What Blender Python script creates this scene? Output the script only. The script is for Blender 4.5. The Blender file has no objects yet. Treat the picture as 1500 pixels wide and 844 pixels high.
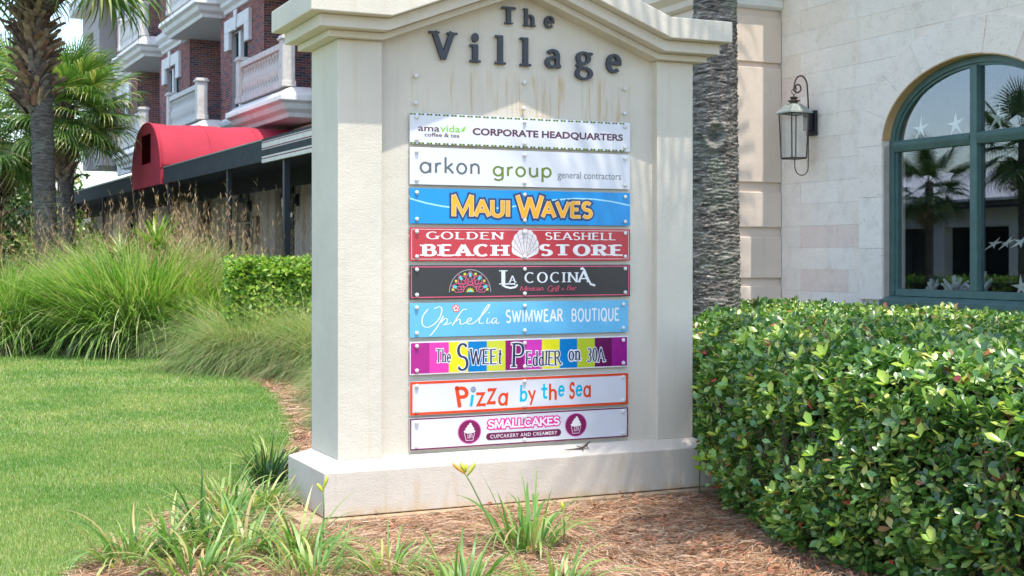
import bpy, bmesh, math, random
import numpy as np
from mathutils import Vector, Matrix, Euler

random.seed(7)
RNG = np.random.default_rng(11)
SC = bpy.context.scene
COL = SC.collection
PI = math.pi
R = math.radians

# ------------------------------------------------------------------ camera, sky, sun, exposure
EYE = 1.6
cam_d = bpy.data.cameras.new('camera')
cam = bpy.data.objects.new('camera', cam_d)
COL.objects.link(cam)
cam.location = (0, 0, EYE)
cam.rotation_euler = (PI / 2, 0, 0)
cam_d.sensor_width = 36
cam_d.lens = 36 * 1953 / 1500
cam_d.shift_y = -47 / 1500
cam_d.clip_end = 3000
cam_d.dof.use_dof = True
cam_d.dof.focus_distance = 8.7
cam_d.dof.aperture_fstop = 7.1
SC.camera = cam
SC.render.resolution_x, SC.render.resolution_y = 1024, 576

SUN_AZ = (0.425, -0.905)          # horizontal direction towards the sun
SUN_EL = R(70.2)
world = bpy.data.worlds.new('World')
SC.world = world
world.use_nodes = True
wn = world.node_tree.nodes
wl = world.node_tree.links
bg = wn['Background']
sky = wn.new('ShaderNodeTexSky')
sky.sky_type = 'NISHITA'
sky.sun_disc = False
sky.sun_elevation = SUN_EL
sky.sun_rotation = math.atan2(SUN_AZ[0], SUN_AZ[1])
sky.air_density = 1.0
sky.dust_density = 1.2
sky.ozone_density = 0.6
wl.new(sky.outputs[0], bg.inputs[0])
bg.inputs[1].default_value = 0.15
sun_d = bpy.data.lights.new('sun', 'SUN')
sun_d.energy = 2.0
sun_d.angle = R(0.55)
sun_d.color = (1.0, 0.94, 0.83)
sun = bpy.data.objects.new('sun', sun_d)
COL.objects.link(sun)
_s = Vector((SUN_AZ[0] * math.cos(SUN_EL), SUN_AZ[1] * math.cos(SUN_EL), math.sin(SUN_EL)))
sun.rotation_euler = _s.to_track_quat('Z', 'Y').to_euler()
sun.location = (4, -8, 20)
SC.view_settings.view_transform = 'Standard'
SC.view_settings.look = 'None'
SC.view_settings.gamma = 1
SC.view_settings.exposure = 1.42
SC.render.engine = 'CYCLES'
SC.cycles.max_bounces = 8
SC.cycles.transparent_max_bounces = 12


# ------------------------------------------------------------------ materials
class NT:
    def __init__(s, name):
        s.m = bpy.data.materials.new(name)
        s.m.use_nodes = True
        s.t = s.m.node_tree
        s.b = s.t.nodes['Principled BSDF']
        s.out = s.t.nodes['Material Output']

    def n(s, typ, **kw):
        nd = s.t.nodes.new(typ)
        for k, v in kw.items():
            if k.startswith('i_'):
                nd.inputs[int(k[2:]) if k[2:].isdigit() else k[2:].replace('_', ' ')].default_value = v
            else:
                setattr(nd, k, v)
        return nd

    def l(s, a, b):
        s.t.links.new(a, b)


def c4(c):
    return (c[0], c[1], c[2], 1)


def ramp(nt, stops, interp='LINEAR'):
    r = nt.n('ShaderNodeValToRGB')
    r.color_ramp.interpolation = interp
    el = r.color_ramp.elements
    while len(el) < len(stops):
        el.new(0.5)
    for e, (p, c) in zip(el, stops):
        e.position = p
        e.color = c4(c)
    return r


def mat(name, col, col2=None, scale=6.0, rough=0.6, bump=0.0, bscale=60.0, metal=0.0, spec=0.5, stretch=None,
        coat=0.0, detail=6):
    """plain surface: noise between two colours plus a fine bump"""
    nt = NT(name)
    tc = nt.n('ShaderNodeTexCoord')
    co = tc.outputs['Object']
    if stretch:
        mp = nt.n('ShaderNodeMapping')
        mp.inputs['Scale'].default_value = stretch
        nt.l(co, mp.inputs[0])
        co = mp.outputs[0]
    if col2 is None:
        col2 = tuple(x * 0.86 for x in col)
    no = nt.n('ShaderNodeTexNoise')
    no.inputs['Scale'].default_value = scale
    no.inputs['Detail'].default_value = detail
    nt.l(co, no.inputs[0])
    rp = ramp(nt, [(0.32, col2), (0.68, col)])
    nt.l(no.outputs[0], rp.inputs[0])
    nt.l(rp.outputs[0], nt.b.inputs['Base Color'])
    nt.b.inputs['Roughness'].default_value = rough
    nt.b.inputs['Metallic'].default_value = metal
    nt.b.inputs['Specular IOR Level'].default_value = spec
    nt.b.inputs['Coat Weight'].default_value = coat
    if bump:
        n2 = nt.n('ShaderNodeTexNoise')
        n2.inputs['Scale'].default_value = bscale
        n2.inputs['Detail'].default_value = 5
        nt.l(co, n2.inputs[0])
        bp = nt.n('ShaderNodeBump')
        bp.inputs['Strength'].default_value = bump
        bp.inputs['Distance'].default_value = 0.01
        nt.l(n2.outputs[0], bp.inputs['Height'])
        nt.l(bp.outputs[0], nt.b.inputs['Normal'])
    return nt.m


def leaf_mat(name, stops, rough=0.45, trans=0.3, spec=0.4, seed='island', interp='CONSTANT', tint=(0.9, 1.0, 0.45), patch=None):
    """every leaf, blade or needle takes one colour of its own from the list"""
    nt = NT(name)
    if seed == 'island':
        g = nt.n('ShaderNodeNewGeometry')
        val = g.outputs['Random Per Island']
    else:
        g = nt.n('ShaderNodeObjectInfo')
        val = g.outputs['Random']
    rp = ramp(nt, stops, interp)
    nt.l(val, rp.inputs[0])
    col_out = rp.outputs[0]
    if patch:
        tc = nt.n('ShaderNodeTexCoord')
        pn = nt.n('ShaderNodeTexNoise', i_Scale=float(patch[0]), i_Detail=5)
        nt.l(tc.outputs['Object'], pn.inputs[0])
        pr_ = ramp(nt, [(0.36, patch[1]), (0.62, patch[2])])
        nt.l(pn.outputs[0], pr_.inputs[0])
        pm = nt.n('ShaderNodeMix', data_type='RGBA', blend_type='MULTIPLY')
        pm.inputs[0].default_value = 1
        nt.l(col_out, pm.inputs[6])
        nt.l(pr_.outputs[0], pm.inputs[7])
        col_out = pm.outputs[2]
    nt.l(col_out, nt.b.inputs['Base Color'])
    nt.b.inputs['Roughness'].default_value = rough
    nt.b.inputs['Specular IOR Level'].default_value = spec
    if trans:
        tr = nt.n('ShaderNodeBsdfTranslucent')
        mx = nt.n('ShaderNodeMix', data_type='RGBA', blend_type='MULTIPLY')
        mx.inputs[0].default_value = 1
        nt.l(col_out, mx.inputs[6])
        mx.inputs[7].default_value = (tint[0] * 1.6, tint[1] * 1.6, tint[2] * 1.6, 1)
        nt.l(mx.outputs[2], tr.inputs[0])
        ms = nt.n('ShaderNodeMixShader')
        ms.inputs[0].default_value = trans
        nt.l(nt.b.outputs[0], ms.inputs[1])
        nt.l(tr.outputs[0], ms.inputs[2])
        nt.l(ms.outputs[0], nt.out.inputs[0])
    return nt.m


def stucco_mat(name, col, stains=None, bscale=90):
    """rendered wall with trowel texture; stains is a list of (x0,x1,z0,z1,strength) rust-run patches in object space"""
    nt = NT(name)
    tc = nt.n('ShaderNodeTexCoord')
    no = nt.n('ShaderNodeTexNoise', i_Scale=1.7, i_Detail=7)
    nt.l(tc.outputs['Object'], no.inputs[0])
    rp = ramp(nt, [(0.3, tuple(x * 0.88 for x in col)), (0.62, col)])
    nt.l(no.outputs[0], rp.inputs[0])
    base = rp.outputs[0]
    # faint vertical dirt streaks
    mp = nt.n('ShaderNodeMapping')
    mp.inputs['Scale'].default_value = (22, 22, 0.9)
    nt.l(tc.outputs['Object'], mp.inputs[0])
    ns = nt.n('ShaderNodeTexNoise', i_Scale=1.0, i_Detail=4)
    nt.l(mp.outputs[0], ns.inputs[0])
    r2 = ramp(nt, [(0.58, (1, 1, 1)), (0.85, (0.92, 0.89, 0.83))])
    nt.l(ns.outputs[0], r2.inputs[0])
    mx = nt.n('ShaderNodeMix', data_type='RGBA', blend_type='MULTIPLY')
    mx.inputs[0].default_value = 1
    nt.l(base, mx.inputs[6])
    nt.l(r2.outputs[0], mx.inputs[7])
    base = mx.outputs[2]
    sx = nt.n('ShaderNodeSeparateXYZ')
    nt.l(tc.outputs['Object'], sx.inputs[0])
    for (x0, x1, z0, z1, st, sc, thr) in (stains or []):
        def band(o, a, b, e):
            m1 = nt.n('ShaderNodeMapRange', interpolation_type='SMOOTHSTEP')
            m1.inputs[1].default_value = a - e
            m1.inputs[2].default_value = a + e
            nt.l(o, m1.inputs[0])
            m2 = nt.n('ShaderNodeMapRange', interpolation_type='SMOOTHSTEP')
            m2.inputs[1].default_value = b + e
            m2.inputs[2].default_value = b - e
            nt.l(o, m2.inputs[0])
            mm = nt.n('ShaderNodeMath', operation='MULTIPLY')
            nt.l(m1.outputs[0], mm.inputs[0])
            nt.l(m2.outputs[0], mm.inputs[1])
            return mm.outputs[0]
        mp2 = nt.n('ShaderNodeMapping')
        mp2.inputs['Scale'].default_value = (sc, sc, 1.6)
        nt.l(tc.outputs['Object'], mp2.inputs[0])
        n3 = nt.n('ShaderNodeTexNoise', i_Scale=1.0, i_Detail=3, i_Distortion=0.6)
        nt.l(mp2.outputs[0], n3.inputs[0])
        m3 = nt.n('ShaderNodeMapRange')
        m3.inputs[1].default_value = thr
        m3.inputs[2].default_value = thr + 0.16
        nt.l(n3.outputs[0], m3.inputs[0])
        a = band(sx.outputs[0], x0, x1, 0.02)
        b = band(sx.outputs[2], z0, z1, 0.05)
        p = nt.n('ShaderNodeMath', operation='MULTIPLY')
        nt.l(a, p.inputs[0])
        nt.l(b, p.inputs[1])
        p2 = nt.n('ShaderNodeMath', operation='MULTIPLY')
        nt.l(p.outputs[0], p2.inputs[0])
        nt.l(m3.outputs[0], p2.inputs[1])
        p3 = nt.n('ShaderNodeMath', operation='MULTIPLY')
        nt.l(p2.outputs[0], p3.inputs[0])
        p3.inputs[1].default_value = st
        mz = nt.n('ShaderNodeMix', data_type='RGBA')
        nt.l(p3.outputs[0], mz.inputs[0])
        nt.l(base, mz.inputs[6])
        mz.inputs[7].default_value = (0.50, 0.34, 0.14, 1)
        base = mz.outputs[2]
    nt.l(base, nt.b.inputs['Base Color'])
    nt.b.inputs['Roughness'].default_value = 0.85
    nt.b.inputs['Specular IOR Level'].default_value = 0.25
    n2 = nt.n('ShaderNodeTexNoise', i_Scale=float(bscale), i_Detail=3)
    nt.l(tc.outputs['Object'], n2.inputs[0])
    n4 = nt.n('ShaderNodeTexNoise', i_Scale=14.0, i_Detail=2)
    nt.l(tc.outputs['Object'], n4.inputs[0])
    ad = nt.n('ShaderNodeMath', operation='ADD')
    nt.l(n2.outputs[0], ad.inputs[0])
    nt.l(n4.outputs[0], ad.inputs[1])
    bp = nt.n('ShaderNodeBump', i_Strength=0.35, i_Distance=0.008)
    nt.l(ad.outputs[0], bp.inputs['Height'])
    nt.l(bp.outputs[0], nt.b.inputs['Normal'])
    return nt.m


def limestone_mat():
    nt = NT('limestone')
    tc = nt.n('ShaderNodeTexCoord')
    oi = nt.n('ShaderNodeObjectInfo')
    rp = ramp(nt, [(0.0, (0.84, 0.72, 0.63)), (0.12, (0.89, 0.79, 0.71)), (0.30, (0.93, 0.835, 0.765)), (0.55, (0.87, 0.78, 0.715)),
                   (0.85, (0.92, 0.85, 0.80)), (0.95, (0.84, 0.69, 0.63))])
    nt.l(oi.outputs['Random'], rp.inputs[0])
    n1 = nt.n('ShaderNodeTexNoise', i_Scale=5.0, i_Detail=8, i_Roughness=0.7)
    nt.l(tc.outputs['Object'], n1.inputs[0])
    r1 = ramp(nt, [(0.3, (0.86, 0.83, 0.79)), (0.48, (1.0, 0.98, 0.96)), (0.75, (1.06, 1.03, 1.0))])
    nt.l(n1.outputs[0], r1.inputs[0])
    mx = nt.n('ShaderNodeMix', data_type='RGBA', blend_type='MULTIPLY')
    mx.inputs[0].default_value = 1
    nt.l(rp.outputs[0], mx.inputs[6])
    nt.l(r1.outputs[0], mx.inputs[7])
    # pits
    mp = nt.n('ShaderNodeMapping')
    mp.inputs['Scale'].default_value = (1, 1, 2.2)
    nt.l(tc.outputs['Object'], mp.inputs[0])
    vo = nt.n('ShaderNodeTexNoise', i_Scale=26.0, i_Detail=4, i_Roughness=0.6)
    nt.l(mp.outputs[0], vo.inputs[0])
    rv = ramp(nt, [(0.60, (1, 1, 1)), (0.70, (0.72, 0.64, 0.56))])
    nt.l(vo.outputs[0], rv.inputs[0])
    m2 = nt.n('ShaderNodeMix', data_type='RGBA', blend_type='MULTIPLY')
    m2.inputs[0].default_value = 1
    nt.l(mx.outputs[2], m2.inputs[6])
    nt.l(rv.outputs[0], m2.inputs[7])
    nt.l(m2.outputs[2], nt.b.inputs['Base Color'])
    nt.b.inputs['Roughness'].default_value = 0.8
    bp = nt.n('ShaderNodeBump', i_Strength=0.5, i_Distance=0.01)
    bp.invert = True
    nt.l(vo.outputs[0], bp.inputs['Height'])
    nt.l(bp.outputs[0], nt.b.inputs['Normal'])
    return nt.m


def trunk_mat(name, c1, c2, c3, green=0.0):
    nt = NT(name)
    tc = nt.n('ShaderNodeTexCoord')
    mp = nt.n('ShaderNodeMapping')
    mp.inputs['Scale'].default_value = (6, 6, 34)
    nt.l(tc.outputs['Object'], mp.inputs[0])
    n1 = nt.n('ShaderNodeTexNoise', i_Scale=1.0, i_Detail=9, i_Roughness=0.72, i_Distortion=0.8)
    nt.l(mp.outputs[0], n1.inputs[0])
    rp = ramp(nt, [(0.34, c1), (0.5, c2), (0.66, c3)])
    nt.l(n1.outputs[0], rp.inputs[0])
    out = rp.outputs[0]
    if green:
        n2 = nt.n('ShaderNodeTexNoise', i_Scale=2.2, i_Detail=4)
        nt.l(tc.outputs['Object'], n2.inputs[0])
        r2 = ramp(nt, [(0.5, (0, 0, 0)), (0.68, (green, green, green))])
        nt.l(n2.outputs[0], r2.inputs[0])
        mx = nt.n('ShaderNodeMix', data_type='RGBA')
        nt.l(r2.outputs[0], mx.inputs[0])
        nt.l(out, mx.inputs[6])
        mx.inputs[7].default_value = (0.24, 0.30, 0.22, 1)
        out = mx.outputs[2]
    nt.l(out, nt.b.inputs['Base Color'])
    nt.b.inputs['Roughness'].default_value = 0.9
    nt.b.inputs['Specular IOR Level'].default_value = 0.15
    n3 = nt.n('ShaderNodeTexNoise', i_Scale=3.0, i_Detail=8, i_Roughness=0.7)
    nt.l(mp.outputs[0], n3.inputs[0])
    bp = nt.n('ShaderNodeBump', i_Strength=0.9, i_Distance=0.03)
    nt.l(n3.outputs[0], bp.inputs['Height'])
    nt.l(bp.outputs[0], nt.b.inputs['Normal'])
    return nt.m


def brick_mat():
    nt = NT('brick_face')
    g = nt.n('ShaderNodeNewGeometry')
    rp = ramp(nt, [(0.0, (0.32, 0.11, 0.10)), (0.22, (0.22, 0.085, 0.09)), (0.42, (0.36, 0.14, 0.12)),
                   (0.62, (0.10, 0.075, 0.09)), (0.74, (0.26, 0.085, 0.08)), (0.9, (0.17, 0.12, 0.14))], 'CONSTANT')
    nt.l(g.outputs['Random Per Island'], rp.inputs[0])
    nt.l(rp.outputs[0], nt.b.inputs['Base Color'])
    nt.b.inputs['Roughness'].default_value = 0.85
    return nt.m


def glass_mat(name, tint=(0.75, 0.8, 0.8), refl=0.22, rough=0.01):
    """window glass: part mirror, part clear tinted pane"""
    nt = NT(name)
    gl = nt.n('ShaderNodeBsdfGlossy')
    gl.inputs['Roughness'].default_value = rough
    gl.inputs[0].default_value = (0.9, 0.93, 1.0, 1)
    tr = nt.n('ShaderNodeBsdfTransparent')
    tr.inputs[0].default_value = c4(tint)
    lw = nt.n('ShaderNodeLayerWeight')
    lw.inputs[0].default_value = 0.35
    mr = nt.n('ShaderNodeMapRange')
    mr.inputs[3].default_value = refl
    mr.inputs[4].default_value = refl * 3
    nt.l(lw.outputs['Fresnel'], mr.inputs[0])
    ms = nt.n('ShaderNodeMixShader')
    nt.l(mr.outputs[0], ms.inputs[0])
    nt.l(tr.outputs[0], ms.inputs[1])
    nt.l(gl.outputs[0], ms.inputs[2])
    nt.l(ms.outputs[0], nt.out.inputs[0])
    return nt.m


def soil_mat():
    nt = NT('straw_litter')
    tc = nt.n('ShaderNodeTexCoord')
    mp = nt.n('ShaderNodeMapping')
    mp.inputs['Scale'].default_value = (30, 90, 30)
    mp.inputs['Rotation'].default_value = (0, 0, 0.5)
    nt.l(tc.outputs['Object'], mp.inputs[0])
    n1 = nt.n('ShaderNodeTexNoise', i_Scale=1.0, i_Detail=8, i_Roughness=0.75, i_Distortion=1.5)
    nt.l(mp.outputs[0], n1.inputs[0])
    rp = ramp(nt, [(0.3, (0.06, 0.035, 0.025)), (0.5, (0.20, 0.12, 0.075)), (0.7, (0.36, 0.24, 0.16))])
    nt.l(n1.outputs[0], rp.inputs[0])
    nt.l(rp.outputs[0], nt.b.inputs['Base Color'])
    nt.b.inputs['Roughness'].default_value = 0.95
    bp = nt.n('ShaderNodeBump', i_Strength=0.8, i_Distance=0.02)
    nt.l(n1.outputs[0], bp.inputs['Height'])
    nt.l(bp.outputs[0], nt.b.inputs['Normal'])
    return nt.m


M = {}
CREAM = (0.665, 0.615, 0.52)
M['stucco'] = stucco_mat('sign_stucco', CREAM, [(0.62, 1.3, 2.53, 2.79, 0.6, 30, 0.54), (1.3, 2.25, 2.50, 2.79, 0.85, 26, 0.50),
                                                (2.33, 2.41, 0.3, 1.1, 0.3, 18, 0.5)])
M['stucco_plinth'] = stucco_mat('plinth_stucco', (0.64, 0.58, 0.50), [(0.25, 0.9, 0.02, 0.2, 0.45, 14, 0.58), (-0.1, 2.9, -0.02, 0.045, 0.55, 9, 0.40), (1.1, 2.6, 0.1, 0.27, 0.22, 11, 0.56)])
M['stucco_col'] = stucco_mat('column_stucco', CREAM, [(0.30, 0.40, 0.33, 0.9, 0.25, 22, 0.55)])
M['footing'] = mat('concrete_footing', (0.52, 0.36, 0.22), (0.34, 0.25, 0.16), 14, 0.9, 0.5, 60)
M['letter'] = mat('dark_metal_letter', (0.045, 0.05, 0.065), (0.03, 0.034, 0.045), 20, 0.45)
M['limestone'] = limestone_mat()
M['mortar'] = mat('stone_mortar', (0.76, 0.69, 0.63), None, 12, 0.9)
M['tan_stucco'] = stucco_mat('tan_stucco', (0.76, 0.64, 0.55))
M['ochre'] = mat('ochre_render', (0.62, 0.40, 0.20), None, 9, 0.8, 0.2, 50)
M['white_trim'] = mat('white_trim', (0.78, 0.78, 0.77), (0.68, 0.68, 0.68), 4, 0.6, 0.1, 30)
M['balc_white'] = mat('weathered_white', (0.76, 0.74, 0.70), (0.60, 0.57, 0.53), 9, 0.7, 0.15, 40)
M['pink_wall'] = mat('pale_render', (0.80, 0.73, 0.64), None, 4, 0.8, 0.15, 40)
M['brick'] = brick_mat()
M['brick_mortar'] = mat('brick_mortar', (0.46, 0.42, 0.42), None, 20, 0.9)
M['teal'] = mat('teal_paint', (0.085, 0.165, 0.155), (0.065, 0.125, 0.12), 8, 0.45, 0.05, 40)
M['dark_teal'] = mat('dark_teal_paint', (0.012, 0.05, 0.06), None, 8, 0.4)
M['glass'] = glass_mat('shop_glass', (0.90, 0.93, 0.93), 0.058)
M['dark_glass'] = mat('dark_window_glass', (0.015, 0.02, 0.025), None, 3, 0.05, spec=0.8)
M['lamp_glass'] = glass_mat('lantern_glass', (0.86, 0.88, 0.86), 0.10, 0.05)
M['bronze'] = mat('aged_bronze', (0.06, 0.045, 0.04), (0.10, 0.08, 0.07), 18, 0.5, metal=0.6)
M['verdigris'] = mat('verdigris_metal', (0.36, 0.40, 0.37), (0.24, 0.27, 0.25), 22, 0.55, metal=0.3)
M['plate'] = mat('dark_blue_plate', (0.02, 0.025, 0.05), (0.04, 0.035, 0.04), 30, 0.5, metal=0.4)
M['red_canvas'] = mat('red_canvas', (0.47, 0.03, 0.062), (0.38, 0.025, 0.052), 1.6, 0.85, 0.2, 90)
M['black_canvas'] = mat('black_canvas', (0.022, 0.030, 0.038), (0.04, 0.05, 0.055), 5, 0.8, 0.1, 100)
M['cream_canvas'] = mat('cream_canvas', (0.72, 0.69, 0.64), None, 5, 0.8)
M['maroon'] = mat('maroon_canvas', (0.16, 0.02, 0.04), None, 5, 0.8)
M['dark_metal'] = mat('dark_blue_metal', (0.025, 0.03, 0.045), None, 5, 0.4, metal=0.3)
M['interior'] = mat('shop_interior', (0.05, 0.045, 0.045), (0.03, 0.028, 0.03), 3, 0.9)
M['starfish'] = mat('dried_starfish', (0.86, 0.83, 0.76), (0.70, 0.64, 0.55), 30, 0.8, 0.4, 90)
M['coral'] = mat('white_coral', (0.72, 0.72, 0.70), (0.4, 0.38, 0.36), 26, 0.8, 0.6, 60)
M['soil'] = soil_mat()
M['ground'] = mat('far_ground', (0.13, 0.17, 0.07), (0.20, 0.17, 0.11), 0.6, 0.95, 0.4, 20)
M['pavement'] = mat('pavement', (0.36, 0.34, 0.31), None, 2, 0.9, 0.2, 40)
M['asphalt'] = mat('asphalt', (0.05, 0.05, 0.05), None, 8, 0.9, 0.3, 80)
M['turf_base'] = mat('turf_base', (0.16, 0.23, 0.10), (0.24, 0.26, 0.15), 1.3, 0.95, 0.5, 70)
M['screw'] = mat('white_bolt_cap', (0.75, 0.75, 0.72), None, 6, 0.3)
M['lizard'] = mat('brown_lizard_skin', (0.11, 0.075, 0.055), (0.06, 0.045, 0.04), 90, 0.7)
M['blade_turf'] = leaf_mat('turf_blades', [(0, (0.17, 0.30, 0.07)), (0.3, (0.22, 0.35, 0.09)), (0.6, (0.30, 0.40, 0.13)),
                                           (0.85, (0.40, 0.44, 0.19)), (0.95, (0.52, 0.47, 0.27))], 0.55, 0.3, 0.25, patch=(0.9, (0.66, 0.84, 0.62), (1.22, 1.08, 1.08)))
M['blade_fountain'] = leaf_mat('fountain_grass_blades', [(0, (0.123, 0.269, 0.050)), (0.25, (0.202, 0.370, 0.067)), (0.48, (0.302, 0.459, 0.112)),
                                                         (0.68, (0.426, 0.526, 0.224)), (0.82, (0.515, 0.560, 0.336)), (0.93, (0.470, 0.381, 0.213))], 0.42, 0.3, patch=(1.6, (0.7, 0.85, 0.65), (1.25, 1.12, 1.2)))
M['blade_under'] = leaf_mat('old_grass_blades', [(0, (0.16, 0.24, 0.12)), (0.35, (0.30, 0.36, 0.22)), (0.65, (0.22, 0.17, 0.10)), (0.85, (0.36, 0.30, 0.19))], 0.6, 0.2)
M['blade_muhly'] = leaf_mat('muhly_blades', [(0, (0.192, 0.288, 0.108)), (0.3, (0.288, 0.372, 0.168)), (0.6, (0.396, 0.432, 0.240)),
                                             (0.8, (0.504, 0.456, 0.300)), (0.93, (0.432, 0.312, 0.204))], 0.6, 0.3, patch=(3.0, (0.8, 1.0, 0.8), (1.25, 1.12, 1.05)))
M['stalk'] = leaf_mat('seed_stalks', [(0, (0.46, 0.30, 0.17)), (0.4, (0.58, 0.43, 0.27)), (0.75, (0.32, 0.19, 0.11))], 0.7, 0.2)
M['hedge_leaf'] = leaf_mat('hedge_leaves', [(0, (0.054, 0.138, 0.034)), (0.26, (0.096, 0.222, 0.050)), (0.50, (0.168, 0.324, 0.072)),
                                            (0.69, (0.288, 0.456, 0.108)), (0.83, (0.456, 0.588, 0.156)), (0.925, (0.672, 0.660, 0.216)),
                                            (0.972, (0.480, 0.156, 0.084)), (0.982, (0.360, 0.216, 0.108))], 0.33, 0.30, 1.0, patch=(2.4, (0.66, 0.74, 0.66), (1.2, 1.12, 1.05)))
M['shoot_leaf'] = leaf_mat('fresh_shoot_leaves', [(0, (0.360, 0.504, 0.060)), (0.4, (0.456, 0.552, 0.096)), (0.7, (0.264, 0.456, 0.060))], 0.3, 0.3, 0.6, 'object')
M['red_leaf'] = leaf_mat('red_old_leaves', [(0, (0.45, 0.03, 0.05)), (0.5, (0.50, 0.10, 0.04)), (0.8, (0.42, 0.06, 0.08))], 0.35, 0.2, 0.6, 'object', tint=(1, .4, .3))
M['green_leaf'] = leaf_mat('glossy_green_leaves', [(0, (0.070, 0.196, 0.049)), (0.4, (0.112, 0.266, 0.063)), (0.75, (0.182, 0.364, 0.084))], 0.22, 0.2, 0.8, 'object')
M['hedge2_leaf'] = leaf_mat('bright_hedge_leaves', [(0, (0.103, 0.230, 0.034)), (0.3, (0.196, 0.356, 0.046)), (0.6, (0.322, 0.483, 0.069)), (0.85, (0.460, 0.552, 0.115))], 0.4, 0.3)
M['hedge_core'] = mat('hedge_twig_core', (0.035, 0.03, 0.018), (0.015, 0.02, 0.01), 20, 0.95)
M['twig'] = mat('hedge_twigs', (0.13, 0.10, 0.07), (0.06, 0.05, 0.035), 20, 0.9)
M['lily_leaf'] = leaf_mat('daylily_leaves', [(0, (0.12, 0.25, 0.05)), (0.28, (0.19, 0.34, 0.08)), (0.55, (0.29, 0.41, 0.12)), (0.76, (0.45, 0.47, 0.17)), (0.90, (0.48, 0.38, 0.18))], 0.4, 0.3, 0.5, 'object')
M['lily_dark'] = leaf_mat('dark_daylily_leaves', [(0, (0.04, 0.12, 0.03)), (0.5, (0.06, 0.16, 0.04)), (0.8, (0.10, 0.20, 0.05))], 0.35, 0.25, 0.5, 'object')
M['lily_old'] = leaf_mat('withered_leaves', [(0, (0.38, 0.28, 0.17)), (0.5, (0.28, 0.19, 0.12))], 0.8, 0.1)
M['bud_yellow'] = mat('yellow_bud', (0.60, 0.58, 0.05), (0.40, 0.48, 0.05), 40, 0.5)
M['bud_orange'] = mat('orange_bud', (0.70, 0.22, 0.03), (0.60, 0.40, 0.05), 40, 0.5)
M['stem_green'] = mat('green_stem', (0.14, 0.24, 0.06), None, 10, 0.6)
M['needles'] = leaf_mat('pine_needles', [(0, (0.322, 0.172, 0.092)), (0.25, (0.460, 0.276, 0.161)), (0.48, (0.575, 0.380, 0.230)), (0.66, (0.690, 0.529, 0.380)), (0.80, (0.184, 0.098, 0.057)), (0.93, (0.529, 0.218, 0.103))], 0.7, 0.0)
M['dead_leaf'] = leaf_mat('fallen_leaves', [(0, (0.34, 0.14, 0.07)), (0.4, (0.26, 0.10, 0.06)), (0.7, (0.40, 0.22, 0.13))], 0.6, 0.1)
M['frond'] = leaf_mat('palm_frond_leaf', [(0, (0.077, 0.165, 0.039)), (0.3, (0.132, 0.242, 0.055)), (0.6, (0.220, 0.341, 0.077)), (0.85, (0.374, 0.418, 0.132)), (0.96, (0.440, 0.374, 0.198))], 0.35, 0.3, 0.6)
M['frond_dark'] = leaf_mat('palm_frond_dark', [(0, (0.03, 0.08, 0.02)), (0.5, (0.05, 0.11, 0.03)), (0.85, (0.10, 0.15, 0.05))], 0.4, 0.2, 0.5)
M['frond_dead'] = leaf_mat('dry_frond', [(0, (0.26, 0.20, 0.14)), (0.5, (0.36, 0.29, 0.20)), (0.8, (0.18, 0.13, 0.09))], 0.8, 0.1)
M['trunk'] = trunk_mat('palm_bark', (0.035, 0.03, 0.028), (0.13, 0.115, 0.105), (0.26, 0.24, 0.21), 0.25)
M['trunk_grey'] = trunk_mat('grey_palm_bark', (0.03, 0.026, 0.025), (0.22, 0.195, 0.175), (0.66, 0.61, 0.54), 0.5)
M['boot'] = leaf_mat('palm_boot', [(0, (0.20, 0.17, 0.15)), (.3, (.30, .23, .16)), (.5, (.13, .09, .07)), (.7, (.38, .28, .18)), (.88, (.24, .13, .08))], 0.9, 0.0, seed='object', patch=(9.0, (.55, .5, .45), (1.15, 1.1, 1.1)))
M['store_white'] = mat('white_store_wall', (0.80, 0.80, 0.80), None, 1, 0.8)
M['metal_roof'] = mat('white_metal_roof', (0.84, 0.84, 0.86), None, 1, 0.5)


def pcol(name, c, rough=0.3):
    if name not in M:
        nt = NT(name)
        nt.b.inputs['Base Color'].default_value = c4(c)
        nt.b.inputs['Roughness'].default_value = rough
        tc = nt.n('ShaderNodeTexCoord')
        no = nt.n('ShaderNodeTexNoise', i_Scale=5.0, i_Detail=4)
        nt.l(tc.outputs['Object'], no.inputs[0])
        rp = ramp(nt, [(0.3, tuple(x * 0.93 for x in c)), (0.7, c)])
        nt.l(no.outputs[0], rp.inputs[0])
        nt.l(rp.outputs[0], nt.b.inputs['Base Color'])
        mr = nt.n('ShaderNodeMapRange')
        mr.inputs[3].default_value = rough - 0.06
        mr.inputs[4].default_value = rough + 0.12
        nt.l(no.outputs[0], mr.inputs[0])
        nt.l(mr.outputs[0], nt.b.inputs['Roughness'])
        M[name] = nt.m
    return M[name]


# ------------------------------------------------------------------ object helpers
def tag(o, label=None, cat=None, group=None, kind=None):
    if label:
        o['label'] = label
    if cat:
        o['category'] = cat
    if group:
        o['group'] = group
    if kind:
        o['kind'] = kind
    return o


def thing(name, label, cat, loc=(0, 0, 0), rz=0.0, group=None):
    o = bpy.data.objects.new(name, None)
    o.empty_display_size = 0.2
    COL.objects.link(o)
    o.location = loc
    o.rotation_euler = (0, 0, rz)
    return tag(o, label, cat, group)


def link_mesh(name, me, m=None, parent=None, loc=None, rot=None, scale=None):
    o = bpy.data.objects.new(name, me)
    COL.objects.link(o)
    if parent is not None:
        o.parent = parent
    if m is not None and not me.materials:
        me.materials.append(m)
    if loc is not None:
        o.location = loc
    if rot is not None:
        o.rotation_euler = rot
    if scale is not None:
        o.scale = scale
    return o


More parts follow.
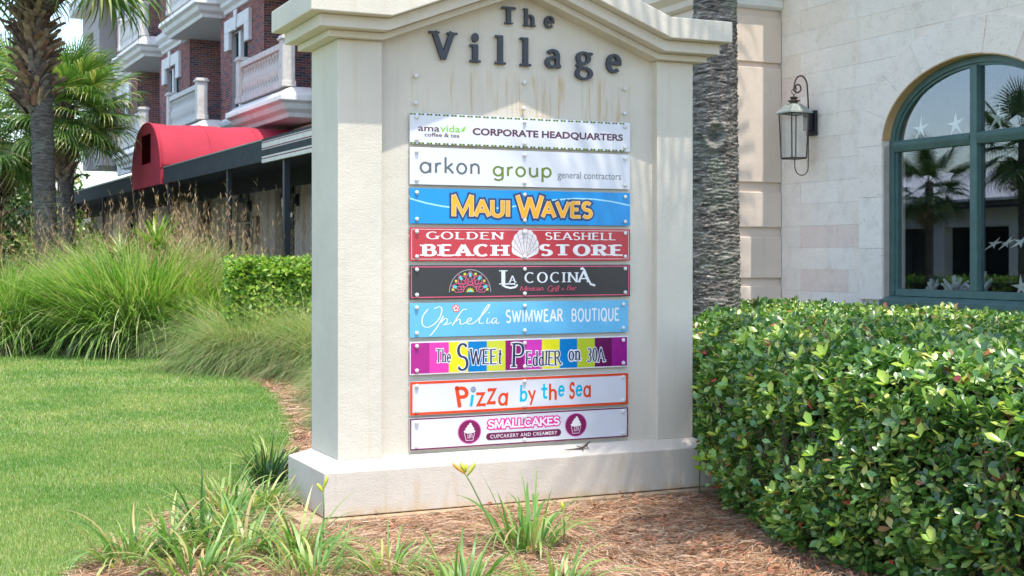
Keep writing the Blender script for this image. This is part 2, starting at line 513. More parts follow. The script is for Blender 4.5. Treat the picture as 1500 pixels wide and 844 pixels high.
class MB:
    """collects shapes, then links them as one mesh object"""

    def __init__(s):
        s.v = []
        s.f = []

    def add(s, vs, fs):
        n = len(s.v)
        s.v.extend([tuple(p) for p in vs])
        s.f.extend([tuple(i + n for i in f) for f in fs])
        return s

    def box(s, x0, x1, y0, y1, z0, z1):
        return s.add([(x0, y0, z0), (x1, y0, z0), (x1, y1, z0), (x0, y1, z0), (x0, y0, z1), (x1, y0, z1), (x1, y1, z1), (x0, y1, z1)],
                     [(0, 3, 2, 1), (4, 5, 6, 7), (0, 1, 5, 4), (1, 2, 6, 5), (2, 3, 7, 6), (3, 0, 4, 7)])

    def frustum(s, a, z0, b, z1):
        """a and b are (x0,x1,y0,y1) rectangles"""
        v = [(a[0], a[2], z0), (a[1], a[2], z0), (a[1], a[3], z0), (a[0], a[3], z0), (b[0], b[2], z1), (b[1], b[2], z1), (b[1], b[3], z1), (b[0], b[3], z1)]
        return s.add(v, [(0, 3, 2, 1), (4, 5, 6, 7), (0, 1, 5, 4), (1, 2, 6, 5), (2, 3, 7, 6), (3, 0, 4, 7)])

    def prism(s, poly, d0, d1, ax='y'):
        """poly is 2-D in the two other axes; extruded between d0 and d1 along ax"""
        n = len(poly)

        def p3(p, d):
            return (p[0], d, p[1]) if ax == 'y' else ((d, p[0], p[1]) if ax == 'x' else (p[0], p[1], d))
        vs = [p3(p, d0) for p in poly] + [p3(p, d1) for p in poly]
        fs = [tuple(range(n)), tuple(range(2 * n - 1, n - 1, -1))]
        fs += [(i, i + n, (i + 1) % n + n, (i + 1) % n) for i in range(n)]
        return s.add(vs, fs)

    def strip(s, xs, lo, hi, d0, d1, ax='y'):
        """wall piece between the curves lo(x) and hi(x)"""
        for a, b in zip(xs[:-1], xs[1:]):
            la, lb, ha, hb = lo(a), lo(b), hi(a), hi(b)
            if ha - la < 1e-4 and hb - lb < 1e-4:
                continue
            s.prism([(a, la), (b, lb), (b, hb), (a, ha)], d0, d1, ax)
        return s

    def tube(s, path, r, seg=8, closed=False):
        P = [Vector(p) for p in path]
        n = len(P)
        rr = r if hasattr(r, '__len__') else [r] * n
        up = Vector((0, 0, 1))
        rings = []
        prev = None
        for i in range(n):
            d = (P[min(i + 1, n - 1)] - P[max(i - 1, 0)])
            if closed:
                d = P[(i + 1) % n] - P[i - 1]
            d.normalize()
            if prev is None:
                a = d.cross(up)
                if a.length < 0.05:
                    a = d.cross(Vector((1, 0, 0)))
            else:
                a = prev - d * prev.dot(d)
            a.normalize()
            prev = a
            b = d.cross(a)
            rings.append([P[i] + (a * math.cos(t) + b * math.sin(t)) * rr[i] for t in [2 * PI * k / seg for k in range(seg)]])
        vs = [v for ring in rings for v in ring]
        fs = []
        m = n if closed else n - 1
        for i in range(m):
            for k in range(seg):
                a0 = i * seg + k
                a1 = i * seg + (k + 1) % seg
                b0 = ((i + 1) % n) * seg + k
                b1 = ((i + 1) % n) * seg + (k + 1) % seg
                fs.append((a0, a1, b1, b0))
        if not closed:
            fs.append(tuple(range(seg - 1, -1, -1)))
            fs.append(tuple((n - 1) * seg + k for k in range(seg)))
        return s.add(vs, fs)

    def lathe(s, prof, seg=12, c=(0, 0, 0)):
        vs = []
        for r, z in prof:
            for k in range(seg):
                t = 2 * PI * k / seg
                vs.append((c[0] + r * math.cos(t), c[1] + r * math.sin(t), c[2] + z))
        fs = []
        for i in range(len(prof) - 1):
            for k in range(seg):
                fs.append((i * seg + k, i * seg + (k + 1) % seg, (i + 1) * seg + (k + 1) % seg, (i + 1) * seg + k))
        fs.append(tuple(range(seg - 1, -1, -1)))
        fs.append(tuple((len(prof) - 1) * seg + k for k in range(seg)))
        return s.add(vs, fs)

    def mesh(s, name, m=None, smooth=False):
        me = bpy.data.meshes.new(name)
        me.from_pydata(s.v, [], s.f)
        if m is not None:
            me.materials.append(m)
        if smooth:
            me.polygons.foreach_set('use_smooth', [True] * len(me.polygons))
        me.update()
        return me

    def build(s, name, m, parent=None, smooth=False, bevel=0.0, loc=None, rot=None, segs=2):
        o = link_mesh(name, s.mesh(name, m, smooth), None, parent, loc, rot)
        if bevel:
            md = o.modifiers.new('bevel', 'BEVEL')
            md.width = bevel
            md.segments = segs
            md.limit_method = 'ANGLE'
            md.angle_limit = R(25)
        return o


def np_mesh(name, V, F, m, smooth=False):
    """V (n,3), F (k,3 or 4) numpy arrays -> mesh"""
    me = bpy.data.meshes.new(name)
    V = np.asarray(V, dtype=np.float32)
    F = np.asarray(F, dtype=np.int32)
    k = F.shape[1]
    me.vertices.add(len(V))
    me.vertices.foreach_set('co', V.ravel())
    me.loops.add(F.size)
    me.loops.foreach_set('vertex_index', F.ravel())
    me.polygons.add(len(F))
    me.polygons.foreach_set('loop_start', np.arange(0, F.size, k, dtype=np.int32))
    if smooth:
        me.polygons.foreach_set('use_smooth', np.ones(len(F), dtype=bool))
    me.materials.append(m)
    me.update(calc_edges=True)
    return me


def scatter(name, TV, TF, P, X, Y, Z, S, m, parent=None, smooth=False):
    """copies of a small template joined in one mesh: template axes mapped on X,Y,Z (n,3), scaled S (n,)"""
    TV = np.asarray(TV, float)
    TF = np.asarray(TF, int)
    n = len(P)
    V = P[:, None, :] + S[:, None, None] * (TV[None, :, 0:1] * X[:, None, :] + TV[None, :, 1:2] * Y[:, None, :] + TV[None, :, 2:3] * Z[:, None, :])
    F = TF[None] + (np.arange(n) * len(TV))[:, None, None]
    return link_mesh(name, np_mesh(name, V.reshape(-1, 3), F.reshape(-1, TF.shape[1]), m, smooth), None, parent)


def norm(a):
    return a / np.maximum(np.linalg.norm(a, axis=-1, keepdims=True), 1e-9)


def blades_geo(P, az, L, W, lean, droop, segs=5, twist=None):
    """grass blades as tapering strips; returns V,F"""
    n = len(P)
    s = np.linspace(0, 1, segs + 1)
    ds = 1.0 / segs
    th = lean[:, None] + droop[:, None] * (s[None, :] ** 1.3)
    hx = np.cumsum(np.concatenate([np.zeros((n, 1)), np.sin((th[:, 1:] + th[:, :-1]) / 2) * ds], 1), 1) * L[:, None]
    hz = np.cumsum(np.concatenate([np.zeros((n, 1)), np.cos((th[:, 1:] + th[:, :-1]) / 2) * ds], 1), 1) * L[:, None]
    d = np.stack([np.cos(az), np.sin(az), np.zeros(n)], 1)
    tw = az + PI / 2 + (RNG.normal(0, 0.5, n) if twist is None else twist)
    w = np.stack([np.cos(tw), np.sin(tw), np.zeros(n)], 1)
    C = P[:, None, :] + d[:, None, :] * hx[:, :, None] + np.array([0, 0, 1.0])[None, None, :] * hz[:, :, None]
    prof = np.minimum(1.0, 0.55 + 1.6 * s) * (1 - s ** 2.2) * 0.5 + 0.02
    wid = W[:, None] * prof[None, :]
    A = C + w[:, None, :] * wid[:, :, None]
    B = C - w[:, None, :] * wid[:, :, None]
    V = np.stack([A, B], 2).reshape(n, (segs + 1) * 2, 3)
    f = []
    for i in range(segs):
        a = 2 * i
        f.append((a, a + 1, a + 3, a + 2))
    F = np.array(f)[None] + (np.arange(n) * (segs + 1) * 2)[:, None, None]
    V = V.reshape(-1, 3)
    V[:, 2] = np.maximum(V[:, 2], -0.02 + 0.01 * RNG.random(len(V)))
    return V, F.reshape(-1, 4)


def rot2(deg):
    a = R(deg)
    return np.array([math.cos(a), math.sin(a)]), np.array([-math.sin(a), math.cos(a)])


# ------------------------------------------------------------------ lettering: a small stroke alphabet
def arc(cx, cy, rx, ry, a0, a1, n=None):
    n = n or max(4, int(abs(a1 - a0) / 18))
    return [(cx + rx * math.cos(R(a0 + (a1 - a0) * i / n)), cy + ry * math.sin(R(a0 + (a1 - a0) * i / n))) for i in range(n + 1)]


_st = [(.1, 0), (.1, 1)]
GL = {
    'A': (.9, [([(0, 0), (.45, 1)], 's'), ([(.45, 1), (.9, 0)], 'e'), ([(.16, .33), (.74, .33)], '')]),
    'B': (.8, [(_st, 'se'), ([(.1, .98), (.42, .98)] + arc(.42, .76, .25, .22, 90, -90) + [(.1, .54)], ''), ([(.1, .54), (.45, .54)] + arc(.45, .28, .3, .26, 90, -90) + [(.1, .02)], '')]),
    'C': (.9, [(arc(.5, .5, .45, .5, 48, 312), 'c')]),
    'D': (.9, [(_st, 'se'), ([(.1, .98), (.38, .98)] + arc(.38, .5, .45, .48, 90, -90) + [(.1, .02)], '')]),
    'E': (.75, [(_st, 'se'), ([(.1, .98), (.68, .98)], 'e'), ([(.1, .52), (.55, .52)], 'e'), ([(.1, .02), (.72, .02)], 'e')]),
    'G': (.95, [(arc(.5, .5, .45, .5, 48, 335), ''), ([(.9, .02), (.9, .45)], 'e')]),
    'H': (.95, [(_st, 'se'), ([(.85, 0), (.85, 1)], 'se'), ([(.1, .52), (.85, .52)], '')]),
    'I': (.25, [([(.12, 0), (.12, 1)], 'se')]),
    'L': (.7, [(_st, 'se'), ([(.1, .02), (.68, .02)], 'e')]),
    'M': (1.1, [([(.1, 0), (.1, 1)], 's'), ([(.1, 1), (.55, .1), (1.0, 1)], ''), ([(1.0, 0), (1.0, 1)], 's')]),
    'N': (.95, [([(.1, 0), (.1, 1)], 'se'), ([(.1, 1), (.85, 0)], ''), ([(.85, 0), (.85, 1)], 'e')]),
    'O': (1.0, [(arc(.5, .5, .43, .5, 90, 450), '')]),
    'P': (.75, [(_st, 'se'), ([(.1, .98), (.42, .98)] + arc(.42, .73, .27, .25, 90, -90) + [(.1, .48)], '')]),
    'Q': (1.0, [(arc(.5, .5, .43, .5, 90, 450), ''), ([(.58, .28), (.9, -.08)], '')]),
    'U': (.9, [([(.1, 1), (.1, .32)] + arc(.45, .32, .35, .32, 180, 360) + [(.8, 1)], 'se')]),
    'K': (.85, [(_st, 'se'), ([(.78, 1), (.14, .42)], ''), ([(.32, .58), (.82, 0)], '')]),
    'R': (.85, [(_st, 'se'), ([(.1, .98), (.42, .98)] + arc(.42, .75, .26, .23, 90, -90) + [(.1, .52)], ''), ([(.38, .5), (.8, 0)], 'e')]),
    'S': (.72, [(arc(.36, .745, .28, .245, 35, 270) + arc(.36, .25, .31, .25, 88, -145), '')]),
    'T': (.85, [([(.42, 0), (.42, 1)], 's'), ([(.02, .98), (.82, .98)], 'se')]),
    'V': (.95, [([(.03, 1), (.48, 0)], 's'), ([(.48, 0), (.92, 1)], 'e')]),
    'W': (1.3, [([(.03, 1), (.36, 0)], 's'), ([(.36, 0), (.65, .9)], ''), ([(.65, .9), (.95, 0)], ''), ([(.95, 0), (1.27, 1)], 'e')]),
    '3': (.62, [(arc(.28, .76, .25, .23, 140, -90) + arc(.28, .26, .29, .26, 90, -140), '')]),
    '0': (.66, [(arc(.33, .5, .26, .5, 90, 450), '')]),
    '&': (.7, [([(.7, .0), (.15, .75)] + arc(.33, .8, .17, .17, 180, 0) + [(.1, .35)] + arc(.3, .2, .25, .2, 160, 360), '')]),
    'a': (.62, [(arc(.27, .42, .2, .2, 150, 0) + [(.47, .06), (.6, .02)], ''), ([(.47, .38), (.25, .35)] + arc(.24, .18, .2, .17, 90, 270) + [(.47, .10)], '')]),
    'q': (.68, [(arc(.3, .31, .27, .31, 0, 360), ''), ([(.58, .62), (.58, 0)], '')]),
    'b': (.66, [([(.1, 1), (.1, 0)], 's'), (arc(.34, .3, .24, .3, 180, -180), '')]),
    'c': (.55, [(arc(.3, .31, .25, .31, 50, 310), '')]),
    'd': (.66, [([(.56, 1), (.56, 0)], 'se'), (arc(.31, .3, .24, .3, 0, 360), '')]),
    'e': (.6, [([(.08, .33), (.52, .33)] + arc(.3, .33, .22, .29, 0, 180) + arc(.3, .31, .23, .31, 180, 315), '')]),
    'g': (.66, [(arc(.3, .31, .26, .3, 0, 360), ''), ([(.57, .6), (.57, -.1)] + arc(.31, -.1, .26, .2, 0, -150), '')]),
    'G2': (.66, [(arc(.29, .43, .2, .19, 0, 360), ''), ([(.43, .56), (.52, .6), (.62, .58)], 'e'), ([(.17, .28), (.10, .18), (.20, .10)], ''), ([(.20, .10), (.40, .08)] + arc(.31, -.10, .26, .19, 60, -180) + [(.10, .02), (.20, .10)], '')]),
    'h': (.64, [([(.1, 1), (.1, 0)], 'se'), ([(.1, .40)] + arc(.32, .38, .22, .24, 165, 0) + [(.54, 0)], 'e')]),
    'i': (.24, [([(.12, .62), (.12, 0)], 'se'), 'dot']),
    'k': (.6, [([(.1, 1), (.1, 0)], 'se'), ([(.5, .62), (.12, .27)], ''), ([(.24, .36), (.55, 0)], 'e')]),
    'l': (.24, [([(.12, 1), (.12, 0)], 'se')]),
    'n': (.64, [([(.1, .62), (.1, 0)], 'se'), ([(.1, .38)] + arc(.32, .38, .22, .24, 165, 0) + [(.54, 0)], 'e')]),
    'o': (.64, [(arc(.31, .31, .26, .31, 90, 450), '')]),
    'p': (.66, [([(.1, .62), (.1, -.35)], 'se'), (arc(.35, .31, .25, .31, 180, -180), '')]),
    'r': (.42, [([(.1, .62), (.1, 0)], 'se'), ([(.1, .36)] + arc(.32, .34, .22, .26, 165, 70), '')]),
    's': (.5, [(arc(.25, .465, .18, .155, 35, 270) + arc(.25, .155, .2, .155, 88, -145), '')]),
    't': (.46, [([(.2, .9), (.2, .12)] + arc(.34, .12, .14, .12, 180, 300), ''), ([(.02, .62), (.42, .62)], '')]),
    'u': (.64, [([(.1, .62), (.1, .24)] + arc(.32, .24, .22, .24, 180, 345), ''), ([(.54, .62), (.54, 0)], '')]),
    'x': (.55, [([(.05, .62), (.5, 0)], 'se'), ([(.5, .62), (.05, 0)], 'se')]),
    'y': (.58, [([(.05, .62), (.3, .05)], 's'), ([(.54, .62), (.16, -.34)], '')]),
    'z': (.55, [([(.05, .6), (.48, .6), (.06, .03), (.52, .03)], '')]),
    ' ': (.4, []),
}


def ribbon(pts, wf, cap=0.0):
    """quads along a polyline; wf(angle)->width"""
    P = []
    for p in pts:
        if not P or math.hypot(p[0] - P[-1][0], p[1] - P[-1][1]) > 1e-5:
            P.append(p)
    closed = len(P) > 3 and math.hypot(P[0][0] - P[-1][0], P[0][1] - P[-1][1]) < 1e-3
    n = len(P)
    if n < 2:
        return [], []
    if cap and not closed:
        d = math.hypot(P[1][0] - P[0][0], P[1][1] - P[0][1])
        P[0] = (P[0][0] - (P[1][0] - P[0][0]) / d * cap, P[0][1] - (P[1][1] - P[0][1]) / d * cap)
        d = math.hypot(P[-1][0] - P[-2][0], P[-1][1] - P[-2][1])
        P[-1] = (P[-1][0] + (P[-1][0] - P[-2][0]) / d * cap, P[-1][1] + (P[-1][1] - P[-2][1]) / d * cap)
    vs = []
    for i in range(n):
        if closed:
            a = P[i - 1] if i > 0 else P[-2]
            b = P[i + 1] if i < n - 1 else P[1]
        else:
            a = P[max(i - 1, 0)]
            b = P[min(i + 1, n - 1)]
        d1 = (P[i][0] - a[0], P[i][1] - a[1])
        d2 = (b[0] - P[i][0], b[1] - P[i][1])
        l1 = math.hypot(*d1)
        l2 = math.hypot(*d2)
        if l1 < 1e-9:
            d1, l1 = d2, l2
        if l2 < 1e-9:
            d2, l2 = d1, l1
        n1 = (-d1[1] / l1, d1[0] / l1)
        n2 = (-d2[1] / l2, d2[0] / l2)
        m = (n1[0] + n2[0], n1[1] + n2[1])
        ml = math.hypot(*m)
        if ml < 0.4:
            m, ml, k = n2, 1.0, 1.0
        else:
            k = min(1.9, 2 / ml)
        ang = math.atan2(d1[1] / l1 + d2[1] / l2, d1[0] / l1 + d2[0] / l2)
        w = wf(ang) * 0.5 * k
        vs.append((P[i][0] + m[0] / ml * w, P[i][1] + m[1] / ml * w))
        vs.append((P[i][0] - m[0] / ml * w, P[i][1] - m[1] / ml * w))
    return vs, [(2 * i, 2 * i + 1, 2 * i + 3, 2 * i + 2) for i in range(n - 1)]


def disc(cx, cy, rx, ry=None, n=20, a0=0, a1=360):
    ry = ry or rx
    k = n if a1 - a0 >= 360 else n + 1
    return [(cx + rx * math.cos(R(a0 + (a1 - a0) * i / n)), cy + ry * math.sin(R(a0 + (a1 - a0) * i / n))) for i in range(k)]


def layout(text, thick=.16, thin=None, serif=0.0, sth=None, gap=.16, slant=0.0, grow=0.0, caps=None, jit=0.0, rnd=False):
    """polygons (list of point lists) of a word in its own units; caps=(small cap scale) keeps the first letter big"""
    thin = thick if thin is None else thin
    sth = sth or thin
    polys = []
    x = 0.0
    rr = random.Random(3)
    toks = []
    i = 0
    while i < len(text):
        if text[i] == '@':
            toks.append('G2')
        else:
            toks.append(text[i])
        i += 1

    def wf(a):
        return thin + (thick - thin) * abs(math.sin(a)) ** 1.5 + 2 * grow
    for k, ch in enumerate(toks):
        if ch not in GL:
            x += .4
            continue
        sc = 1.0
        if caps and k > 0:
            sc = caps
        w, strokes = GL[ch]
        a = rr.uniform(-jit, jit)
        dy = rr.uniform(-jit, jit) * .25
        ca, sa = math.cos(a), math.sin(a)

        def T(p, sc=sc, x=x):
            px, py = p[0] * sc, p[1] * sc
            px, py = (px - w / 2) * ca - py * sa + w / 2, (px - w / 2) * sa + py * ca + dy
            return (x + px + slant * py, py)
        for stq in strokes:
            if stq == 'dot':
                r = thick * .62 + grow
                polys.append([T(p) for p in disc(.12, .86, r / sc, r / sc, 14)])
                continue
            pts, fl = stq
            q = [T(p) for p in pts]
            vs, fs = ribbon(q, wf, cap=grow + (thick * .35 if rnd else 0))
            for f in fs:
                polys.append([vs[f[0]], vs[f[1]], vs[f[2]], vs[f[3]]])
            if rnd:
                for e in (q[0], q[-1]):
                    polys.append(disc(e[0], e[1], thick * .5 + grow, None, 12))
            if serif:
                for c, a2, b2 in (('s', 0, 1), ('e', -1, -2)):
                    if c in fl:
                        e, n2 = q[a2], q[b2]
                        dx, dy2 = e[0] - n2[0], e[1] - n2[1]
                        h = serif * (sc ** .5)
                        if abs(dx) > 2.2 * abs(dy2):     # arm end: upright serif
                            polys.append([(e[0] - sth / 2 - grow, e[1] - h * .55 - grow), (e[0] + sth / 2 + grow, e[1] - h * .55 - grow),
                                          (e[0] + sth / 2 + grow, e[1] + h * .55 * (0.2 if e[1] > .9 * sc else 1) + grow), (e[0] - sth / 2 - grow, e[1] + h * .55 * (0.2 if e[1] > .9 * sc else 1) + grow)])
                        else:
                            up = 1 if dy2 > 0 else -1
                            y0 = e[1] - up * sth
                            ya, yb = min(y0, e[1]) - grow, max(y0, e[1]) + grow
                            half = (ch in 'lhikbd' and up > 0 and ch.islower()) or (ch in 'nrpu' and up > 0)
                            rx_ = 0.0 if half else h
                            polys.append([(e[0] - h - thick / 2 - grow, ya), (e[0] + rx_ + thick / 2 + grow, ya), (e[0] + rx_ + thick / 2 + grow, yb), (e[0] - h - thick / 2 - grow, yb)])
        x += w * sc + gap
    return polys


def fit(polys, box, ref=None):
    """map the polygons so that the bounding box of ref (or themselves) fills box (x0,x1,z0,z1)"""
    src = ref if ref is not None else polys
    xs = [p[0] for q in src for p in q]
    ys = [p[1] for q in src for p in q]
    ax, bx, ay, by = min(xs), max(xs), min(ys), max(ys)
    x0, x1, z0, z1 = box
    return [[(x0 + (p[0] - ax) / (bx - ax) * (x1 - x0), z0 + (p[1] - ay) / (by - ay) * (z1 - z0)) for p in q] for q in polys]


def flat(name, polys, y, m, parent, depth=0.0, step=0.00004):
    """print (depth 0) or solid letters standing off a plane facing -y"""
    vs, fs = [], []
    for k, q in enumerate(polys):
        yy = y - (k % 12) * step
        n = len(vs)
        vs += [(p[0], yy, p[1]) for p in q]
        m0 = len(q)
        fs.append(tuple(range(n, n + m0)))
        if depth:
            vs += [(p[0], y + depth, p[1]) for p in q]
            fs += [(n + i, n + (i + 1) % m0, n + m0 + (i + 1) % m0, n + m0 + i) for i in range(m0)]
    me = bpy.data.meshes.new(name)
    me.from_pydata(vs, [], fs)
    me.materials.append(m)
    me.update()
    return link_mesh(name, me, None, parent)


_fc = {}


def sans(text, offset=0.0, spacing=1.0):
    """triangles of a word in Blender's own built-in face"""
    key = (text, offset, spacing)
    if key in _fc:
        return _fc[key]
    cu = bpy.data.curves.new('lettering', 'FONT')
    cu.body = text
    cu.offset = offset
    cu.space_character = spacing
    cu.resolution_u = 3
    ob = bpy.data.objects.new('lettering', cu)
    COL.objects.link(ob)
    bpy.context.view_layer.update()
    me = bpy.data.meshes.new_from_object(ob.evaluated_get(bpy.context.evaluated_depsgraph_get()))
    polys = [[(me.vertices[i].co.x, me.vertices[i].co.y) for i in p.vertices] for p in me.polygons]
    bpy.data.objects.remove(ob)
    bpy.data.curves.remove(cu)
    bpy.data.meshes.remove(me)
    _fc[key] = polys
    return polys

# ================================================================== GROUND
G = -0.03
gm = MB()
gm.add([(-400, -60, -0.12), (400, -60, -0.12), (400, 900, -0.12), (-400, 900, -0.12)], [(0, 1, 2, 3)])
tag(gm.build('ground', M['ground']), kind='structure')

LAWN_EDGE = [(-60, 23.6), (-14, 23.4), (-8.89, 23.15), (-6.42, 22.8), (-5.4, 21.8), (-4.65, 20.2), (-3.8, 18.4), (-3.2, 16.9), (-2.7, 15.4), (-2.35, 13.9), (-2.05, 12.5), (-1.89, 11.4),
             (-1.78, 10.2), (-1.85, 9.6), (-1.98, 9.0), (-2.1, 8.4), (-2.2, 7.6), (-2.2, 6.7), (-2.1, 5.6), (-2.0, 4.0), (-1.9, 1.0), (-1.9, -8)]


def sheet(name, pts, z, m, n=None):
    me = bpy.data.meshes.new(name)
    bm = bmesh.new()
    f = bm.faces.new([bm.verts.new((p[0], p[1], z)) for p in pts])
    bmesh.ops.triangulate(bm, faces=[f])
    for fc in bm.faces:
        if fc.normal.z < 0:
            fc.normal_flip()
    bm.to_mesh(me)
    bm.free()
    me.materials.append(m)
    return link_mesh(name, me)


tag(sheet('lawn', [(-60, -8)] + LAWN_EDGE, -0.022, M['turf_base']), kind='structure')
tag(sheet('planting_bed', [(-16, -8), (9, -8), (9, 25), (-16, 25)], -0.034, M['soil']), kind='structure')
_u, _v = rot2(26.6)
LO = np.array([-6.34388, 34.0])


def lw(u, v):
    p = LO + _u * u + _v * v
    return (p[0], p[1])


tag(sheet('pavement', [lw(-4.0, -20), lw(3, -20), lw(3, 80), lw(-4.0, 80)], -0.028, M['pavement']), kind='structure')
tag(sheet('road', [(-19.5, 24.5), (-12, 24.5), (-28, 60), (-40, 60)], -0.06, M['asphalt']), kind='structure')

edge = np.array(LAWN_EDGE)


def lawn_x(y):
    """east edge of the lawn at a given y"""
    yy = edge[:, 1][::-1]
    xx = edge[:, 0][::-1]
    return np.interp(y, yy, xx)


# turf blades, denser near the camera
def turf(y0, y1, x0, dens, L, W, seg_name, par):
    area = (y1 - y0) * (0.0 - x0)
    n = int(dens * area)
    y = RNG.uniform(y0, y1, n)
    x = RNG.uniform(x0, 0, n)
    ex = lawn_x(y) + 0.03 * np.sin(y * 9) + RNG.normal(0, 0.02, n)
    k = (x < ex) & (x > -0.42 * y - 0.5)
    x, y = x[k], y[k]
    n = len(x)
    az = RNG.uniform(0, 2 * PI, n)
    ln = L * RNG.uniform(0.6, 1.35, n)
    lean = RNG.uniform(0.1, 0.9, n)
    P = np.stack([x, y, np.full(n, -0.022)], 1)
    d = np.stack([np.cos(az), np.sin(az), np.zeros(n)], 1)
    w = np.stack([-np.sin(az), np.cos(az), np.zeros(n)], 1)
    tip = P + d * (ln * np.sin(lean))[:, None] + np.array([0, 0, 1.0]) * (ln * np.cos(lean))[:, None]
    ww = W * RNG.uniform(0.7, 1.3, n)
    V = np.stack([P - w * ww[:, None] / 2, P + w * ww[:, None] / 2, tip], 1).reshape(-1, 3)
    F = np.arange(3 * n).reshape(-1, 3)
    return V, F


tv, tf, off = [], [], 0
for a in ((6.4, 9, -4.4, 16000, .026, .0045), (9, 12, -5.6, 9000, .028, .006), (12, 16.5, -7.6, 3600, .032, .009), (16.5, 23.4, -10.6, 1500, .036, .014)):
    v_, f_ = turf(*a, None, None)
    tv.append(v_)
    tf.append(f_ + off)
    off += len(v_)
tag(link_mesh('turf_grass', np_mesh('turf_grass', np.concatenate(tv), np.concatenate(tf), M['blade_turf'])),
    'short mown green lawn grass left of the sign', 'lawn grass', kind='stuff')


# pine straw: needles lying on the bed
def needles(n, reg, L, W, zmax):
    """reg(x,y)->mask"""
    x0, x1, y0, y1, fn = reg
    x = RNG.uniform(x0, x1, n)
    y = RNG.uniform(y0, y1, n)
    k = fn(x, y)
    x, y = x[k], y[k]
    n = len(x)
    # needles lie in drifts that share a direction
    base = 0.25 + 0.8 * np.sin(x * 1.7 + 1) * np.cos(y * 1.3) + 0.5 * np.sin(x * 4.1 + y * 3)
    az = base + RNG.normal(0, 0.55, n)
    ln = L * RNG.uniform(0.5, 1.3, n)
    hgt = zmax * (0.35 + 0.65 * (0.5 + 0.5 * np.sin(x * 5.3 + 2 * np.sin(y * 4)) * np.cos(y * 6.1 + x)))
    z = G + RNG.uniform(0, 1, n) * hgt
    d = np.stack([np.cos(az), np.sin(az), RNG.normal(0, 0.16, n)], 1)
    bend = RNG.normal(0, 0.12, n)
    w = np.stack([-np.sin(az), np.cos(az), RNG.uniform(-.5, .5, n)], 1)
    C = np.stack([x, y, z], 1)
    a = C - d * ln[:, None] / 2
    b = C + d * ln[:, None] / 2
    mid = C + w * (bend * ln)[:, None] + np.array([0, 0, 1.0]) * (ln * 0.04)[:, None]
    ww = (W * RNG.uniform(0.7, 1.3, n))[:, None] / 2
    V = np.stack([a - w * ww, a + w * ww, mid - w * ww, mid + w * ww, b - w * ww, b + w * ww], 1)
    V[:, :, 2] = np.maximum(V[:, :, 2], G - 0.002)
    F = np.array([(0, 1, 3, 2), (2, 3, 5, 4)])[None] + (np.arange(n) * 6)[:, None, None]
    return V.reshape(-1, 3), F.reshape(-1, 4)


def in_bed(x, y):
    return (x > lawn_x(y) - 0.04) & (np.abs(x) < 0.42 * y + 0.6)


tv, tf, off = [], [], 0
for n, reg, L, W, zz in ((120000, (-2.6, 3.2, 5.9, 8.6, in_bed), .13, .0026, .05), (62000, (-3.0, 2.2, 8.6, 11.5, in_bed), .15, .0034, .03), (34000, (-5.5, -0.9, 11.5, 19, in_bed), .17, .006, .03)):
    v_, f_ = needles(n, reg, L, W, zz)
    tv.append(v_)
    tf.append(f_ + off)
    off += len(v_)
tag(link_mesh('pine_straw', np_mesh('pine_straw', np.concatenate(tv), np.concatenate(tf), M['needles'])),
    'loose brown pine straw mulch spread over the planting bed', 'pine straw', kind='stuff')

LEAF_V = [(0, 0, 0), (.30, .19, .04), (.30, 0, -.02), (.30, -.19, .04), (.68, .27, .05), (.68, 0, -.03), (.68, -.27, .05), (1, 0, .02)]
LEAF_F = [(0, 2, 1), (0, 3, 2), (1, 2, 5), (1, 5, 4), (2, 3, 6), (2, 6, 5), (4, 5, 7), (5, 6, 7)]
LEAF4_V = [(0, 0, 0), (.5, .27, .06), (.5, -.27, .06), (1, 0, 0), (.5, 0, -.01)]
LEAF4_F = [(0, 4, 1), (0, 2, 4), (1, 4, 3), (4, 2, 3)]


def frames(nrm, spread):
    """leaf axes: X along the leaf, Z its face normal near nrm"""
    n = len(nrm)
    Z = norm(nrm + RNG.normal(0, spread, (n, 3)))
    X = RNG.normal(0, 1, (n, 3))
    X = norm(X - Z * np.sum(X * Z, 1)[:, None])
    Y = np.cross(Z, X)
    return X, Y, Z


n = 1900
x = RNG.uniform(-1.2, 2.0, n)
y = RNG.uniform(6.2, 8.8, n)
wgt = np.clip((x - 0.2) / 1.2, 0.05, 1)
k = (RNG.random(n) < wgt)
x, y = x[k], y[k]
P = np.stack([x, y, G + RNG.uniform(.035, .065, len(x))], 1)
X, Y, Z = frames(np.tile([0, 0, 1.0], (len(x), 1)), .35)
tag(scatter('fallen_leaves', LEAF_V, LEAF_F, P, X, Y, Z, RNG.uniform(.03, .055, len(x)), M['dead_leaf']),
    'dry reddish brown leaves fallen on the pine straw by the hedge', 'fallen leaves', kind='stuff')

# ================================================================== THE SIGN
SO = (-1.13402, 8.05361, 0)
SRZ = R(24.6)
sign = thing('village_sign', 'tall cream stucco monument sign with gabled top listing nine shops', 'sign', SO, SRZ)
MB().box(-.15, 2.93, -.06, .98, -.06, .008).build('footing', M['footing'], sign, bevel=.006)
pb = MB()
pb.box(0, 2.81, 0, .83, .014, .285)
pb.frustum((0, 2.81, 0, .83), .2851, (.124, 2.69, .124, .706), .338)
pl = MB()
# one clean solid: vertical face, bevel and flat top
b0, b1 = (0, 2.81, 0, .83), (.124, 2.69, .124, .706)
vs = []
for rct, z in ((b0, .014), (b0, .285), (b1, .338)):
    vs += [(rct[0], rct[2], z), (rct[1], rct[2], z), (rct[1], rct[3], z), (rct[0], rct[3], z)]
fs = [(3, 2, 1, 0), (8, 9, 10, 11)]
for a in (0, 4):
    fs += [(a + i, a + (i + 1) % 4, a + 4 + (i + 1) % 4, a + 4 + i) for i in range(4)]
pl.add(vs, fs)
pl.build('plinth', M['stucco_plinth'], sign, bevel=.006)

